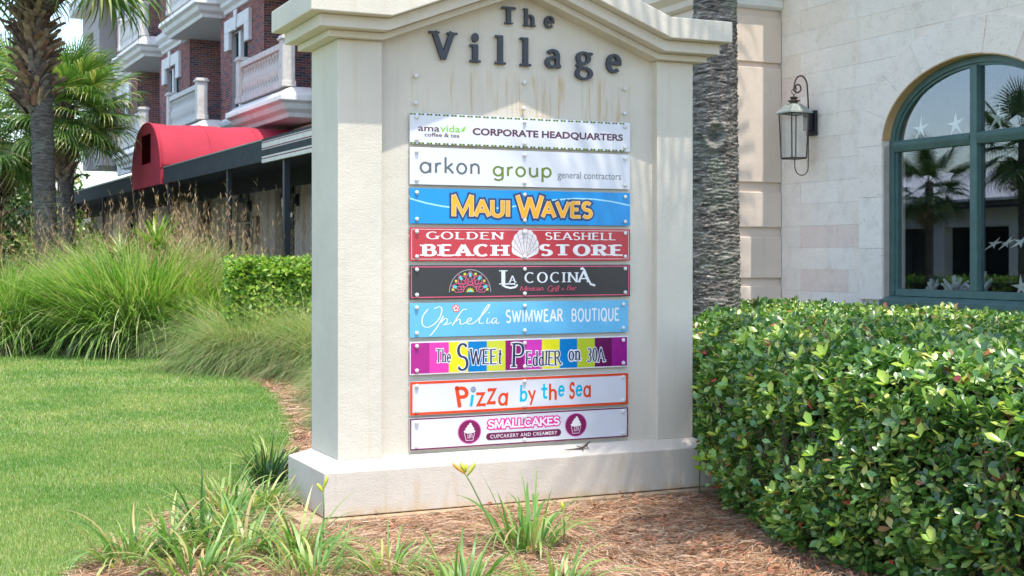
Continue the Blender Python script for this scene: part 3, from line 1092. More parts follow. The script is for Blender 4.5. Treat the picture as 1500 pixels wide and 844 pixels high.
AP, KL, KR = 1.388, .402, 2.374


def gable(zk, za, x0, x1, kl=KL, kr=KR):
    return lambda u: zk if (u <= kl or u >= kr) else (zk + (za - zk) * (u - kl) / (AP - kl) if u < AP else za - (za - zk) * (u - AP) / (kr - AP))


def band(name, v0, v1, u0, u1, lo, hi, bev=.005):
    m = MB()
    xs = [u0, KL, AP, KR, u1]
    prof = [(x, lo(x)) for x in xs] + [(x, hi(x)) for x in reversed(xs)]
    m.prism(prof, v0, v1, 'y')
    return m.build(name, M['stucco'], sign, bevel=bev)


w_lo = MB()
w_lo.prism([(.405, .33), (2.408, .33), (2.408, 2.955), (2.37, 2.96), (AP, 3.335), (.406, 2.96)], .19, .62, 'y')
w_lo.build('wall_field', M['stucco'], sign)
for a, b in ((.124, .412), (2.401, 2.69)):
    MB().box(a, b, .124, .706, .3365, 2.9425).build('column', M['stucco_col'], sign, bevel=.006)
SL = .385
g0 = gable(2.943, 2.943 + SL * .975, 0, 0)
g1 = gable(2.986, 2.986 + SL * .98, 0, 0)
g2 = gable(3.062, 3.062 + SL * .985, 0, 0)
g3 = gable(3.205, 3.205 + SL * .985, 0, 0)
band('lower_moulding', .062, .762, .045, 2.765, g0, lambda u: g1(u) - .001)
band('middle_moulding', -.03, .79, -.035, 2.81, g1, lambda u: g2(u) - .001)
band('cornice', -.11, .83, -.112, 2.862, g2, g3, .007)

# raised letters of the gable
LET = [('T', (1.249, 1.350, 3.122, 3.234)), ('h', (1.406, 1.494, 3.117, 3.232)), ('e', (1.559, 1.631, 3.115, 3.196)),
       ('V', (.741, .935, 2.857, 3.046)), ('i', (1.024, 1.098, 2.856, 3.045)), ('l', (1.203, 1.277, 2.854, 3.042)), ('l', (1.383, 1.460, 2.853, 3.040)),
       ('a', (1.565, 1.682, 2.849, 2.977)), ('@', (1.788, 1.925, 2.784, 2.976)), ('e', (2.026, 2.142, 2.844, 2.974))]
for ch, bx in LET:
    asp = (bx[3] - bx[2]) / (bx[1] - bx[0])
    th = {'T': .26, 'h': .2, 'V': .26, 'i': .26, 'l': .26, 'e': .19, 'a': .19, '@': .155}[ch]
    se = {'i': .13, 'l': .15, 'T': .12, 'V': .12, '@': .02}.get(ch, .08)
    ps = layout(ch, thick=th, thin=th * .52, serif=se, sth=.075)
    flat('letter', fit(ps, bx), .158, M['letter'], sign, depth=.022, step=.0002)

# the screws left over from a missing board
SCREW = MB().lathe([(.0001, 0), (.011, .001), (.013, .004), (.013, .010), (.010, .014), (.0001, .015)], 12).mesh('bolt', M['screw'], True)


def bolt(u, z, v, parent):
    return link_mesh('bolt', SCREW, None, parent, (u, v, z), (PI / 2, 0, 0))


for u, z in ((.655, 2.746), (1.417, 2.744), (2.174, 2.743), (.655, 2.572), (1.412, 2.572), (2.174, 2.575)):
    bolt(u, z, .176, sign)
    MB().tube([(u, .19, z), (u, .17, z)], .005, 8).build('bolt_sleeve', M['screw'], sign)

PU0, PU1, PV = .609, 2.211, .164
PZ = [(2.312, 2.510), (2.055, 2.292), (1.806, 2.031), (1.568, 1.782), (1.324, 1.541), (1.081, 1.299), (.843, 1.054), (.585, .802), (.363, .568)]
PLAB = ['white board with green dashes reading CORPORATE HEADQUARTERS', 'white board reading arkon group general contractors', 'blue board reading Maui Waves',
        'red board reading Golden Seashell Beach Store', 'black board reading La Cocina', 'light blue board reading Ophelia Swimwear Boutique',
        'striped board reading The Sweet Peddler on 30A', 'white board with orange border reading Pizza by the sea', 'white board with plum border reading Smallcakes']
PBASE = [(.70, .71, .76), (.70, .71, .76), (.0, .28, .68), (.50, .035, .055), (.035, .035, .042), (.14, .48, .75), (.74, .74, .76), (.70, .71, .76), (.70, .71, .76)]
boards = []
for i, ((z0, z1), lb, cl) in enumerate(zip(PZ, PLAB, PBASE)):
    u1 = PU1 if i < 5 else PU1 - .015
    o = MB().box(PU0, u1, PV, PV + .005, z0, z1).build('name_board', pcol('board_print_%d' % i, cl, .22), sign, bevel=.0012)
    o['label'] = lb
    boards.append(o)
    for u in (.655, 1.412, 2.17 if i < 5 else 2.155):
        for z in (z0 + .028, z1 - .028):
            bolt(u, z, PV - .0005, o)


def pr(board, polys, col, layer, name='lettering'):
    """flat print on a board, layer 1.. towards the viewer"""
    o = flat(name, polys, PV - .0006 * layer, pcol('ink_%02x%02x%02x' % tuple(int(c * 255) for c in col), col, .25), boards[board], step=.00003)
    o['kind'] = 'stuff'
    return o


def rect(x0, x1, z0, z1):
    return [(x0, z0), (x1, z0), (x1, z1), (x0, z1)]


def frame_polys(x0, x1, z0, z1, t):
    return [rect(x0, x1, z0, z0 + t), rect(x0, x1, z1 - t, z1), rect(x0, x0 + t, z0 + t, z1 - t), rect(x1 - t, x1, z0 + t, z1 - t)]


DARKP = (.10, .03, .06)
GREEN = (.22, .55, .03)
# 1 coffee company
q1, q2 = [], []
for zc in (2.502, 2.3185):
    x = PU0 + .003
    while x < PU1 - .03:
        q1 += [rect(x, x + .012, zc - .005, zc + .005), rect(x + .025, x + .037, zc - .005, zc + .005)]
        q2.append(rect(x + .012, x + .025, zc - .005, zc + .005))
        x += .0562
pr(0, q1, (.04, .04, .04), 1, 'dashed_border')
pr(0, q2, (.25, .50, .03), 1, 'dashed_border')
pr(0, fit(sans('ama', .012), (.665, .812, 2.395, 2.424)), (.10, .035, .04), 1)
pr(0, fit(sans('vida', .012), (.816, .955, 2.395, 2.440)), GREEN, 1)
pr(0, [[(.958, 2.398), (.985, 2.405), (.992, 2.438), (.975, 2.428), (.968, 2.415)], [(.958, 2.412), (.965, 2.420), (.960, 2.425)]], GREEN, 1, 'leaf_logo')
pr(0, fit(sans('coffee & tea', .012), (.709, .950, 2.362, 2.388)), (.10, .035, .04), 1)
pr(0, fit(sans('CORPORATE HEADQUARTERS', .034), (1.041, 2.155, 2.375, 2.430)), DARKP, 1)
# 2 contractors
pr(1, fit(layout('qrkon', .125, gap=.13), (.675, 1.092, 2.125, 2.234)), (.10, .12, .13), 1)
pr(1, fit(layout('group', .13, gap=.13), (1.183, 1.613, 2.089, 2.190)), (.13, .20, .02), 1)
pr(1, fit(sans('general contractors', 0), (1.657, 2.140, 2.103, 2.166)), (.16, .18, .19), 1)
# 3 wave board
wave = [(.609, 1.965), (.72, 1.937), (.83, 1.918), (.95, 1.908), (1.1, 1.907), (1.22, 1.912), (1.33, 1.924), (1.42, 1.94), (1.62, 1.972), (1.78, 1.985), (1.92, 1.984), (2.06, 1.97), (2.15, 1.955), (2.211, 1.945)]
vs, fs = ribbon(wave, lambda a: .010)
pr(2, [[vs[i] for i in f] for f in fs], (.35, .72, .88), 1, 'wave_line')
for txt, bx in (('M', (.897, 1.046, 1.853, 1.995)), ('AUI', (1.050, 1.305, 1.851, 1.965)), ('W', (1.350, 1.552, 1.851, 2.000)), ('AVES', (1.535, 1.919, 1.851, 1.966))):
    k = (bx[3] - bx[2])
    t = .235 if len(txt) > 1 else .19
    g_ = .024 / k
    ref = layout(txt, t, t * .8, gap=.14)
    big = layout(txt, t, t * .8, gap=.14, grow=g_ * .75)
    mid_ = layout(txt, t, t * .8, gap=.14, grow=g_ * .18)
    pr(2, fit(big, bx, ref), (.015, .04, .14), 2)
    pr(2, fit(mid_, bx, ref), (.85, .62, .42), 3)
    pr(2, fit(ref, bx), (.85, .42, .02), 4)
# 4 seashell
pr(3, frame_polys(.620, 2.200, 1.578, 1.772, .0035), (.75, .62, .62), 1, 'border_line')
W4 = (.80, .78, .78)
pr(3, fit(layout('GOLDEN', .2, .1, serif=.10, sth=.09, gap=.26), (.719, 1.266, 1.706, 1.756)), W4, 1)
pr(3, fit(layout('SEASHELL', .2, .1, serif=.10, sth=.09, gap=.24), (1.565, 2.098, 1.706, 1.758)), W4, 1)
pr(3, fit(layout('BEACH', .32, .15, serif=.15, sth=.12, gap=.34), (.677, 1.307, 1.596, 1.677)), W4, 1)
pr(3, fit(layout('STORE', .32, .15, serif=.15, sth=.12, gap=.34), (1.519, 2.152, 1.598, 1.679)), W4, 1)
cx, cz = 1.418, 1.600
outl = []
nr = 9
for i in range(nr * 4 + 1):
    a = R(205 - 230 * i / (nr * 4))
    rr_ = .122 + .006 * abs(math.sin(i * PI / 4))
    outl.append((cx + math.cos(a) * rr_ * .78, 1.660 + math.sin(a) * rr_ * .93))
shell = [(cx - .03, 1.590), (cx - .012, 1.584), (cx + .012, 1.584), (cx + .03, 1.590)]
pr(3, [shell + outl[::-1]], (.78, .74, .74), 2, 'seashell_drawing')
rib = []
for i in range(1, nr):
    a = R(205 - 230 * i / nr)
    p = (cx + math.cos(a) * .120 * .78, 1.660 + math.sin(a) * .120 * .93)
    v2, f2 = ribbon([(cx + math.cos(a) * .012, 1.598), ((cx + p[0]) / 2 + (p[0] - cx) * .08, (1.6 + p[1]) / 2), p], lambda a: .0035)
    rib += [[v2[j] for j in f] for f in f2]
for rk in (.45, .66, .86):
    pts = [(cx + math.cos(R(195 - 210 * i / 20)) * .118 * .78 * rk, 1.63 + .03 * rk + math.sin(R(195 - 210 * i / 20)) * .118 * .93 * rk) for i in range(21)]
    v2, f2 = ribbon(pts, lambda a: .0018)
    rib += [[v2[j] for j in f] for f in f2]
pr(3, rib, (.36, .24, .28), 3, 'seashell_ribs')
# 5 mexican grill
pr(4, frame_polys(.617, 2.203, 1.333, 1.533, .006), (.75, .10, .20), 1, 'border_line')
mx_, mz = 1.024, 1.366
PK, GR, YL, CY = (.75, .12, .25), (.40, .42, .45), (.65, .55, .05), (.10, .60, .70)


def lines(ptsl, w):
    o_ = []
    for pts in ptsl:
        v2, f2 = ribbon(pts, lambda a: w)
        o_ += [[v2[j] for j in f] for f in f2]
    return o_


pr(4, lines([arc(mx_, mz, .145, .145, 0, 180, 30)], .004), GR, 1, 'mandala_ring')
pet, dots, dots2 = [], [], []
for a in (18, 54, 90, 126, 162):
    ca, sa = math.cos(R(a)), math.sin(R(a))

    def Q(r, s_, ca=ca, sa=sa):
        return (mx_ + ca * r - sa * s_, max(mz, mz + sa * r + ca * s_))
    pet.append([Q(.045, 0), Q(.06, .028), Q(.095, .034), Q(.135, 0), Q(.095, -.034), Q(.06, -.028), Q(.045, 0)])
    pet.append([Q(.06, 0), Q(.08, .013), Q(.105, 0), Q(.08, -.013), Q(.06, 0)])
    dots.append([Q(.100, .010), Q(.122, .008), Q(.126, 0), Q(.122, -.008), Q(.100, -.010)])
for a in (36, 72, 108, 144, 8, 172):
    c0, s0 = mx_ + math.cos(R(a)) * .122, mz + math.sin(R(a)) * .122
    dots2.append(rect(c0 - .008, c0 + .008, s0 - .008, s0 + .008))
pet.append(arc(mx_, mz, .048, .045, 0, 180, 14))
pr(4, lines(pet, .004), PK, 2, 'mandala_petals')
pr(4, dots, CY, 3, 'mandala_tips')
st_ = []
for i in range(13):
    rr_ = .034 if i % 2 == 0 else .020
    st_.append((mx_ + math.cos(R(15 * i)) * rr_, mz + math.sin(R(15 * i)) * rr_))
pr(4, dots2 + [st_], YL, 3, 'mandala_star')
pr(4, [disc(mx_, mz, .014, .014, 12, 0, 180)], CY, 4, 'mandala_centre')
W5 = (.72, .76, .80)
pr(4, fit(layout('L', .2, .09, serif=.12, sth=.07), (1.229, 1.345, 1.410, 1.506)), W5, 1)
vs, fs = ribbon([(1.25, 1.412), (1.275, 1.398), (1.31, 1.390), (1.345, 1.395), (1.362, 1.412)], lambda a: .013)
pr(4, [[vs[i] for i in f] for f in fs], W5, 2, 'lettering_tail')
pr(4, fit(layout('A', .2, .09, serif=.12, sth=.07), (1.294, 1.357, 1.424, 1.472)), W5, 1)
pr(4, fit(layout('COCIN', .19, .09, serif=.11, sth=.07, gap=.30), (1.412, 1.815, 1.421, 1.493)), W5, 1)
pr(4, fit(layout('A', .2, .1, serif=.08, sth=.07), (1.800, 1.905, 1.421, 1.500)), W5, 1)
vs, fs = ribbon([(1.828, 1.512), (1.845, 1.517), (1.86, 1.500), (1.885, 1.445), (1.905, 1.410), (1.940, 1.400)], lambda a: .014)
pr(4, [[vs[i] for i in f] for f in fs], W5, 2, 'lettering_tail')
pr(4, fit(layout('Mexican', .11, .07, gap=.02, slant=.3, rnd=True), (1.378, 1.552, 1.370, 1.402)), (.75, .08, .16), 1)
pr(4, fit(layout('Grill', .11, .07, gap=.04, slant=.3, rnd=True), (1.582, 1.672, 1.362, 1.404)), (.75, .08, .16), 1)
pr(4, fit(layout('&', .11, .07, gap=.02, slant=.2, rnd=True), (1.684, 1.705, 1.370, 1.386)), (.75, .08, .16), 1)
pr(4, fit(layout('Bar', .11, .07, gap=.02, slant=.3, rnd=True), (1.722, 1.800, 1.370, 1.402)), (.75, .08, .16), 1)
# 6 swimwear
W6 = (.80, .84, .87)
script = [
    [(.735, 1.262), (.70, 1.225), (.688, 1.185), (.70, 1.15), (.735, 1.142), (.78, 1.165), (.815, 1.205), (.83, 1.25), (.82, 1.275), (.795, 1.272), (.775, 1.262)],
    [(.838, 1.215), (.80, 1.15), (.765, 1.108), (.745, 1.09)], [(.820, 1.172), (.842, 1.196), (.862, 1.200), (.868, 1.182), (.852, 1.162), (.832, 1.158), (.868, 1.160), (.895, 1.172)],
    [(1.00, 1.252), (.975, 1.258), (.935, 1.205), (.90, 1.152)], [(.915, 1.172), (.945, 1.195), (.958, 1.187), (.950, 1.160), (.968, 1.158), (1.0, 1.172)],
    [(.995, 1.172), (1.028, 1.180), (1.035, 1.196), (1.018, 1.200), (1.0, 1.180), (1.005, 1.160), (1.035, 1.158), (1.065, 1.175)],
    [(1.065, 1.175), (1.12, 1.225), (1.165, 1.278), (1.155, 1.288), (1.12, 1.245), (1.085, 1.18), (1.090, 1.158), (1.12, 1.165)],
    [(1.150, 1.196), (1.138, 1.165), (1.150, 1.158), (1.172, 1.172)], [(1.156, 1.228), (1.160, 1.233)],
    [(1.215, 1.192), (1.190, 1.196), (1.175, 1.175), (1.182, 1.158), (1.200, 1.165), (1.214, 1.190), (1.206, 1.163), (1.214, 1.156), (1.233, 1.165)],
]


def smooth(pts, it=2):
    for _ in range(it):
        q = [pts[0]]
        for a, b in zip(pts[:-1], pts[1:]):
            q += [(a[0] * .75 + b[0] * .25, a[1] * .75 + b[1] * .25), (a[0] * .25 + b[0] * .75, a[1] * .25 + b[1] * .75)]
        q.append(pts[-1])
        pts = q
    return pts


sp = []
for s_ in script:
    v2, f2 = ribbon(smooth(s_), lambda a: .0045 + .0035 * abs(math.sin(a)))
    sp += [[v2[j] for j in f] for f in f2]
pr(5, sp, W6, 1)
pr(5, fit(layout('SWIMWEAR', .21, .17, gap=.20), (1.277, 1.697, 1.158, 1.249)), W6, 1)
pr(5, fit(layout('BOUTIQUE', .21, .17, gap=.20), (1.761, 2.124, 1.150, 1.250)), W6, 1)
fl1 = []
for i in range(5):
    a = R(90 + 72 * i)
    fl1.append(disc(.925 + math.cos(a) * .016, 1.262 + math.sin(a) * .016, .012, .012, 10))
pr(5, fl1, (.80, .10, .08), 1, 'flower_petals')
pr(5, [disc(.925 + math.cos(R(90 + 72 * i)) * .014, 1.262 + math.sin(R(90 + 72 * i)) * .014, .007, .007, 8) for i in range(5)], (.85, .80, .78), 2, 'flower_highlights')
pr(5, [disc(.925, 1.262, .005, .005, 8)], (.80, .10, .08), 3, 'flower_centre')
# 7 candy stripes
SX = [.616, .743, .876, 1.01, 1.142, 1.275, 1.408, 1.54, 1.672, 1.804, 1.937, 2.068, 2.188]
SCOL = [(.42, .02, .24), (.75, .05, .40), (.80, .72, .02), (.0, .20, .52), (.58, .62, .05), (.27, .01, .15), (.58, .04, .40), (.80, .74, .02), (.0, .20, .52), (.48, .56, .03), (.13, .003, .08), (.30, .01, .22)]
for i in range(12):
    pr(6, [rect(SX[i], SX[i + 1] - .0002, .851, 1.046)], SCOL[i], 1, 'stripe')
for txt, bx, sty in (('The', (.788, .889, .915, 1.004), 0), ('S', (.932, 1.013, .858, 1.038), 1), ('WEEt', (1.016, 1.249, .892, 1.000), 0), ('P', (1.313, 1.412, .870, 1.030), 1),
                     ('EddlER', (1.416, 1.691, .868, .972), 0), ('on', (1.738, 1.831, .899, .964), 0), ('30A', (1.878, 2.020, .882, .980), 0)):
    kw = dict(thick=.2 if not sty else .17, thin=.07, serif=.1, sth=.05, gap=.16, jit=.09)
    ref = layout(txt, **kw)
    h = bx[3] - bx[2]
    bigger = layout(txt, grow=.009 / h * .8, **kw)
    pr(6, fit(bigger, bx, ref), (.78, .78, .80), 2)
    pr(6, fit(ref, bx), (.03, .04, .10), 3)
# 8 pizza
OR, BL = (.72, .07, .02), (.0, .45, .66)
pr(7, frame_polys(PU0 + .0015, PU1 - .0165, .5865, .8005, .017), OR, 1, 'border_line')
for txt, bx, c, sl, th in (('P', (.916, 1.013, .621, .762), OR, -.18, .24), ('z', (1.064, 1.135, .622, .716), OR, -.05, .17), ('z', (1.135, 1.215, .630, .740), OR, .12, .17), ('q', (1.222, 1.296, .618, .706), OR, .1, .17),
                           ('b', (1.378, 1.434, .639, .752), BL, .05, .17), ('y', (1.437, 1.496, .614, .714), OR, -.05, .17), ('t', (1.534, 1.582, .652, .752), BL, 0, .18), ('h', (1.591, 1.651, .640, .752), OR, 0, .18),
                           ('e', (1.660, 1.709, .660, .738), BL, .05, .17), ('S', (1.743, 1.786, .640, .756), OR, .1, .24), ('e', (1.792, 1.843, .655, .736), BL, .05, .17), ('q', (1.850, 1.907, .645, .730), OR, 0, .17)):
    pr(7, fit(layout(txt, thick=th, thin=th * .85, slant=sl, rnd=True), bx), c, 1)
pr(7, lines([[(1.030, .625), (1.042, .700)]], .019), BL, 1)
pr(7, [disc(1.046, .735, .019, .019, 16)], (.22, .28, .38), 2, 'olive_dot')
pr(7, lines([[(1.032, .740), (1.060, .740)], [(1.034, .731), (1.058, .731)]], .003), (.5, .55, .65), 3, 'olive_dot')
# 9 cupcakes
PLUM, PINK = (.17, .015, .07), (.80, .02, .32)
pr(8, frame_polys(PU0 + .0015, PU1 - .0165, .3645, .5665, .009), PLUM, 1, 'border_line')
for cx, cz in ((1.019, .463), (1.7935, .4665)):
    pr(8, [disc(cx, cz, .082, .079, 36)], (.62, .12, .42), 2, 'cupcake_badge')
    pr(8, [disc(cx, cz, .076, .073, 36)], (.22, .02, .10), 3, 'cupcake_badge')
    fr = [disc(cx, cz + .002, .040, .014, 16), disc(cx + .002, cz + .019, .031, .013, 16), disc(cx + .003, cz + .034, .020, .011, 14), disc(cx + .006, cz + .047, .009, .010, 10)]
    pr(8, fr, (.82, .80, .82), 4, 'cupcake_icing')
    pr(8, lines([[(cx - .036, cz - .008), (cx - .024, cz - .056), (cx + .024, cz - .056), (cx + .036, cz - .008)], [(cx - .012, cz - .016), (cx - .012, cz - .04), (cx, cz - .04), (cx, cz - .016)], [(cx + .008, cz - .04), (cx + .008, cz - .018), (cx + .018, cz - .02), (cx + .018, cz - .04)]], .0035), (.80, .70, .78), 4, 'cupcake_case')
ref = layout('SMALLCAKES', .24, .22, gap=.12, rnd=True, jit=.05)
bx = (1.150, 1.671, .470, .532)
pr(8, fit(layout('SMALLCAKES', .24, .22, gap=.12, rnd=True, jit=.05, grow=.16), bx, ref), PINK, 2)
pr(8, fit(ref, bx), (.86, .82, .86), 3)
pr(8, [rect(1.160, 1.659, .399, .446), disc(1.160, .4225, .0235, .0235, 20), disc(1.659, .4225, .0235, .0235, 20)], (.16, .02, .08), 2, 'pill_shape')
pr(8, fit(sans('CUPCAKERY AND CREAMERY', .01, 1.15), (1.166, 1.653, .4105, .4345)), (.80, .74, .78), 3)

# the little lizard sunning itself on the bevel
liz = thing('lizard', 'tiny brown lizard with raised head on the sloping ledge under the lowest board', 'lizard',
            tuple(Vector(SO) + Matrix.Rotation(SRZ, 3, 'Z') @ Vector((1.79, .065, .3135))), SRZ)


def skin_body(name, chain, m, parent, sub=2):
    """chain: list of (verts, edges, radii) skinned into one smooth surface"""
    vs, es, rs = chain
    me = bpy.data.meshes.new(name)
    me.from_pydata(vs, es, [])
    me.materials.append(m)
    o = link_mesh(name, me, None, parent)
    md = o.modifiers.new('skin', 'SKIN')
    if not me.skin_vertices:
        bpy.context.view_layer.objects.active = o
    lay = me.skin_vertices[0].data if me.skin_vertices else None
    if lay is None:
        bm = bmesh.new()
        bm.from_mesh(me)
        bm.verts.layers.skin.verify()
        bm.to_mesh(me)
        bm.free()
        lay = me.skin_vertices[0].data
    for i, r in enumerate(rs):
        lay[i].radius = (r, r)
        lay[i].use_root = (i == 0)
    sd = o.modifiers.new('sub', 'SUBSURF')
    sd.levels = sub
    sd.render_levels = sub
    return o


_lv = [(.0, 0, .010), (-.02, 0, .008), (-.05, 0, .007), (-.09, .004, .006), (-.13, .006, .005), (.018, 0, .020), (.034, 0, .033), (.044, -.001, .044), (.056, -.002, .047), (.063, -.003, .046),
       (.030, -.012, .022), (.036, -.018, .004), (.042, -.024, .002), (.030, .010, .028), (.038, .018, .018), (.044, .020, .016), (-.004, -.012, .008), (-.008, -.020, -.004), (.0, -.026, -.006), (-.012, .012, .016), (-.028, .018, .022), (-.036, .020, .026)]
_le = [(0, 1), (1, 2), (2, 3), (3, 4), (0, 5), (5, 6), (6, 7), (7, 8), (8, 9), (6, 10), (10, 11), (11, 12), (6, 13), (13, 14), (14, 15), (0, 16), (16, 17), (17, 18), (0, 19), (19, 20), (20, 21)]
_lr = [.0075, .006, .004, .0026, .0012, .008, .0075, .0055, .0065, .003, .003, .0022, .0014, .003, .0022, .0014, .0035, .0025, .0014, .0035, .0025, .0014]
skin_body('body', (_lv, _le, _lr), M['lizard'], liz)

# ================================================================== SHOP BUILDING WITH THE ARCHED WINDOW (right)
SHO = (3.135, 15.5, 0)
shop = thing('shop_building', 'pale limestone shop with rusticated tan pier and big arched teal window', 'building', SHO, SRZ)
WC, WH, WSP, WR, WSILL = -2.971, 1.215, 2.753, .78, 1.19       # window centre, half width, spring height, rise, sill
RW = .36                                                        # width of the stone ring round the arch


def arch(v, hw, rise, spring=WSP):
    t = max(0.0, 1 - ((v - WC) / hw) ** 2)
    return spring + rise * t ** .5


def shx(n, a, b):
    return [a + (b - a) * i / n for i in range(n + 1)]


VFAR = -7.2
bkx = [VFAR] + [WC - WH + 2 * WH * (0.5 - 0.5 * math.cos(PI * i / 24)) for i in range(25)] + [0.0]
bk = MB()
bk.strip([VFAR, WC - WH], lambda v: -.1, lambda v: 6.4, .012, .30, 'x')
bk.strip([WC + WH, 0.3], lambda v: -.1, lambda v: 6.4, .012, .30, 'x')
bk.strip(bkx[1:-1], lambda v: arch(v, WH, WR), lambda v: 6.4, .012, .30, 'x')
bk.box(.012, .30, WC - WH, WC + WH, -.1, WSILL - .06)
bk.build('wall_backing', M['mortar'], shop)
# limestone courses; each block its own part, cut to the stone ring
CH = .245
mids = []
row = 0
z = -.02
while z < 4.72:
    z1 = min(z + CH, 4.72)
    v = 0.0 - (0 if row % 2 == 0 else .36)
    segs_ = []
    if row % 2:
        segs_.append((-.36, 0.0))
    rr_ = random.Random(row)
    while v > VFAR + .1:
        w_ = rr_.choice([.46, .58, .66, .72, .84])
        segs_.append((max(v - w_, VFAR), v))
        v -= w_
    for a, b in segs_:
        a2, b2, z0_, z1_ = a + .001, b - .001, z + .001, z1 - .001

        def low(x, z0_=z0_):
            if abs(x - WC) < WH + RW - .03:
                if abs(x - WC) < WH + RW - .03:
                    return max(z0_, arch(x, WH + RW - .03, WR + RW - .03))
            return z0_
        inside = [x for x in [WC - WH - RW + .03, WC + WH + RW - .03] if a2 < x < b2]
        xs = sorted(set([a2, b2] + inside + [a2 + (b2 - a2) * i / 8 for i in range(1, 8)]))
        m = MB()
        eps = 1e-5
        for p, q in zip(xs[:-1], xs[1:]):
            lp, lq = low(p + eps), low(q - eps)
            lp, lq = min(lp, z1_), min(lq, z1_)
            if z1_ - lp < 1e-3 and z1_ - lq < 1e-3:
                continue
            m.prism([(p, lp), (q, lq), (q, z1_), (p, z1_)], 0.0, .0119, 'x')
        if not inside and low((a2 + b2) / 2) == z0_ and low(a2) == z0_ and low(b2) == z0_:
            m = MB().box(0, .0119, a2, b2, z0_, z1_)
        if m.v and z0_ > 0.7:
            o = m.build('stone_block', M['limestone'], shop)
            o.location = (rr_.uniform(-.003, .001), 0, 0)
    z = z1
    row += 1
MB().box(.0, .0119, VFAR, -.001, -.1, .71).build('stone_base', M['limestone'], shop)
# stone ring: jambs and arch voussoirs
for s_ in (-1, 1):
    for k in range(3):
        za = WSILL - .05 + (WSP - WSILL + .05) * k / 3
        zb = WSILL - .05 + (WSP - WSILL + .05) * (k + 1) / 3
        v0, v1 = sorted((WC + s_ * WH, WC + s_ * (WH + RW)))
        MB().box(-.018, .135, v0, v1, za + .001, zb - .001).build('jamb_stone', M['limestone'], shop, bevel=.004)
nv = 9
for k in range(nv):
    a0, a1 = PI * k / nv + .0015, PI * (k + 1) / nv - .0015
    pts_in = [(WC + WH * math.cos(a0 + (a1 - a0) * i / 6), WSP + WR * math.sin(a0 + (a1 - a0) * i / 6)) for i in range(7)]
    pts_out = [(WC + (WH + RW) * math.cos(a0 + (a1 - a0) * i / 6), WSP + (WR + RW) * math.sin(a0 + (a1 - a0) * i / 6)) for i in range(7)]
    m = MB()
    for i in range(6):
        m.prism([pts_in[i], pts_in[i + 1], pts_out[i + 1], pts_out[i]], -.018 - (.012 if k == nv // 2 else 0), .135, 'x')
    m.build('arch_stone', M['limestone'], shop)
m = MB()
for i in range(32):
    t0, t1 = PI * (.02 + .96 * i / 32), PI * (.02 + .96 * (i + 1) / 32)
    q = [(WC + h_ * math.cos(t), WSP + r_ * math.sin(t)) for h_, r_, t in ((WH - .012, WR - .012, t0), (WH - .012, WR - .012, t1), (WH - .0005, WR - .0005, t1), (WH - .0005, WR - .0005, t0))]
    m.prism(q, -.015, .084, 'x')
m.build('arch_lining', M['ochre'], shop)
# cornice on the limestone wall and upper storey band
MB().prism([(-.02, 4.72), (-.07, 4.76), (-.07, 4.84), (-.17, 4.93), (-.17, 5.12), (.0, 5.12), (.0, 4.72)], VFAR, -.001, 'y').build('wall_cornice', M['white_trim'], shop)
MB().box(.001, .012, VFAR, -.001, 5.12, 6.4).build('upper_wall', M['tan_stucco'], shop)
MB().box(-.25, .5, VFAR, 7.5, 6.4, 6.6).build('roof_edge', M['white_trim'], shop)
# rusticated pier at the back, set square to the limestone wall
PW = -1.02
MB().box(PW + .03, .3, .04, 7.5, -.1, 4.45).build('pier_core', M['tan_stucco'], shop)
for a, b in ((-.1, 1.25), (1.345, 1.82), (1.93, 2.335), (2.45, 3.775), (3.835, 4.36)):
    MB().box(PW, -.002, 0, .039, a, b).build('rusticated_block', M['tan_stucco'], shop, bevel=.008)
    MB().box(PW, PW + .029, .041, 7.4, a, b).build('rusticated_block', M['tan_stucco'], shop, bevel=.008)
cp = MB()
prof = [(.0, 4.45), (-.04, 4.48), (-.04, 4.55), (-.13, 4.62), (-.13, 4.85), (.05, 4.85), (.05, 4.45)]
cp.prism([(p[0], p[1]) for p in prof], PW - .13, -.003, 'x')
cp.build('pier_cornice', M['white_trim'], shop)
MB().prism([(PW + p[0], p[1]) for p in prof], .052, 7.5, 'y').build('pier_cornice', M['tan_stucco'], shop)
MB().box(PW + .06, .3, .06, 7.4, 4.85, 6.4).build('upper_wall', M['tan_stucco'], shop)

# teal window: frame, mullions, panes
wt = MB()
FW = .075


def ringm(m, h0, r0, h1, r1, x0, x1, n=28):
    for i in range(n):
        t0, t1 = PI * i / n, PI * (i + 1) / n
        q = [(WC + h0 * math.cos(t0), WSP + r0 * math.sin(t0)), (WC + h0 * math.cos(t1), WSP + r0 * math.sin(t1)),
             (WC + h1 * math.cos(t1), WSP + r1 * math.sin(t1)), (WC + h1 * math.cos(t0), WSP + r1 * math.sin(t0))]
        m.prism(q, x0, x1, 'x')


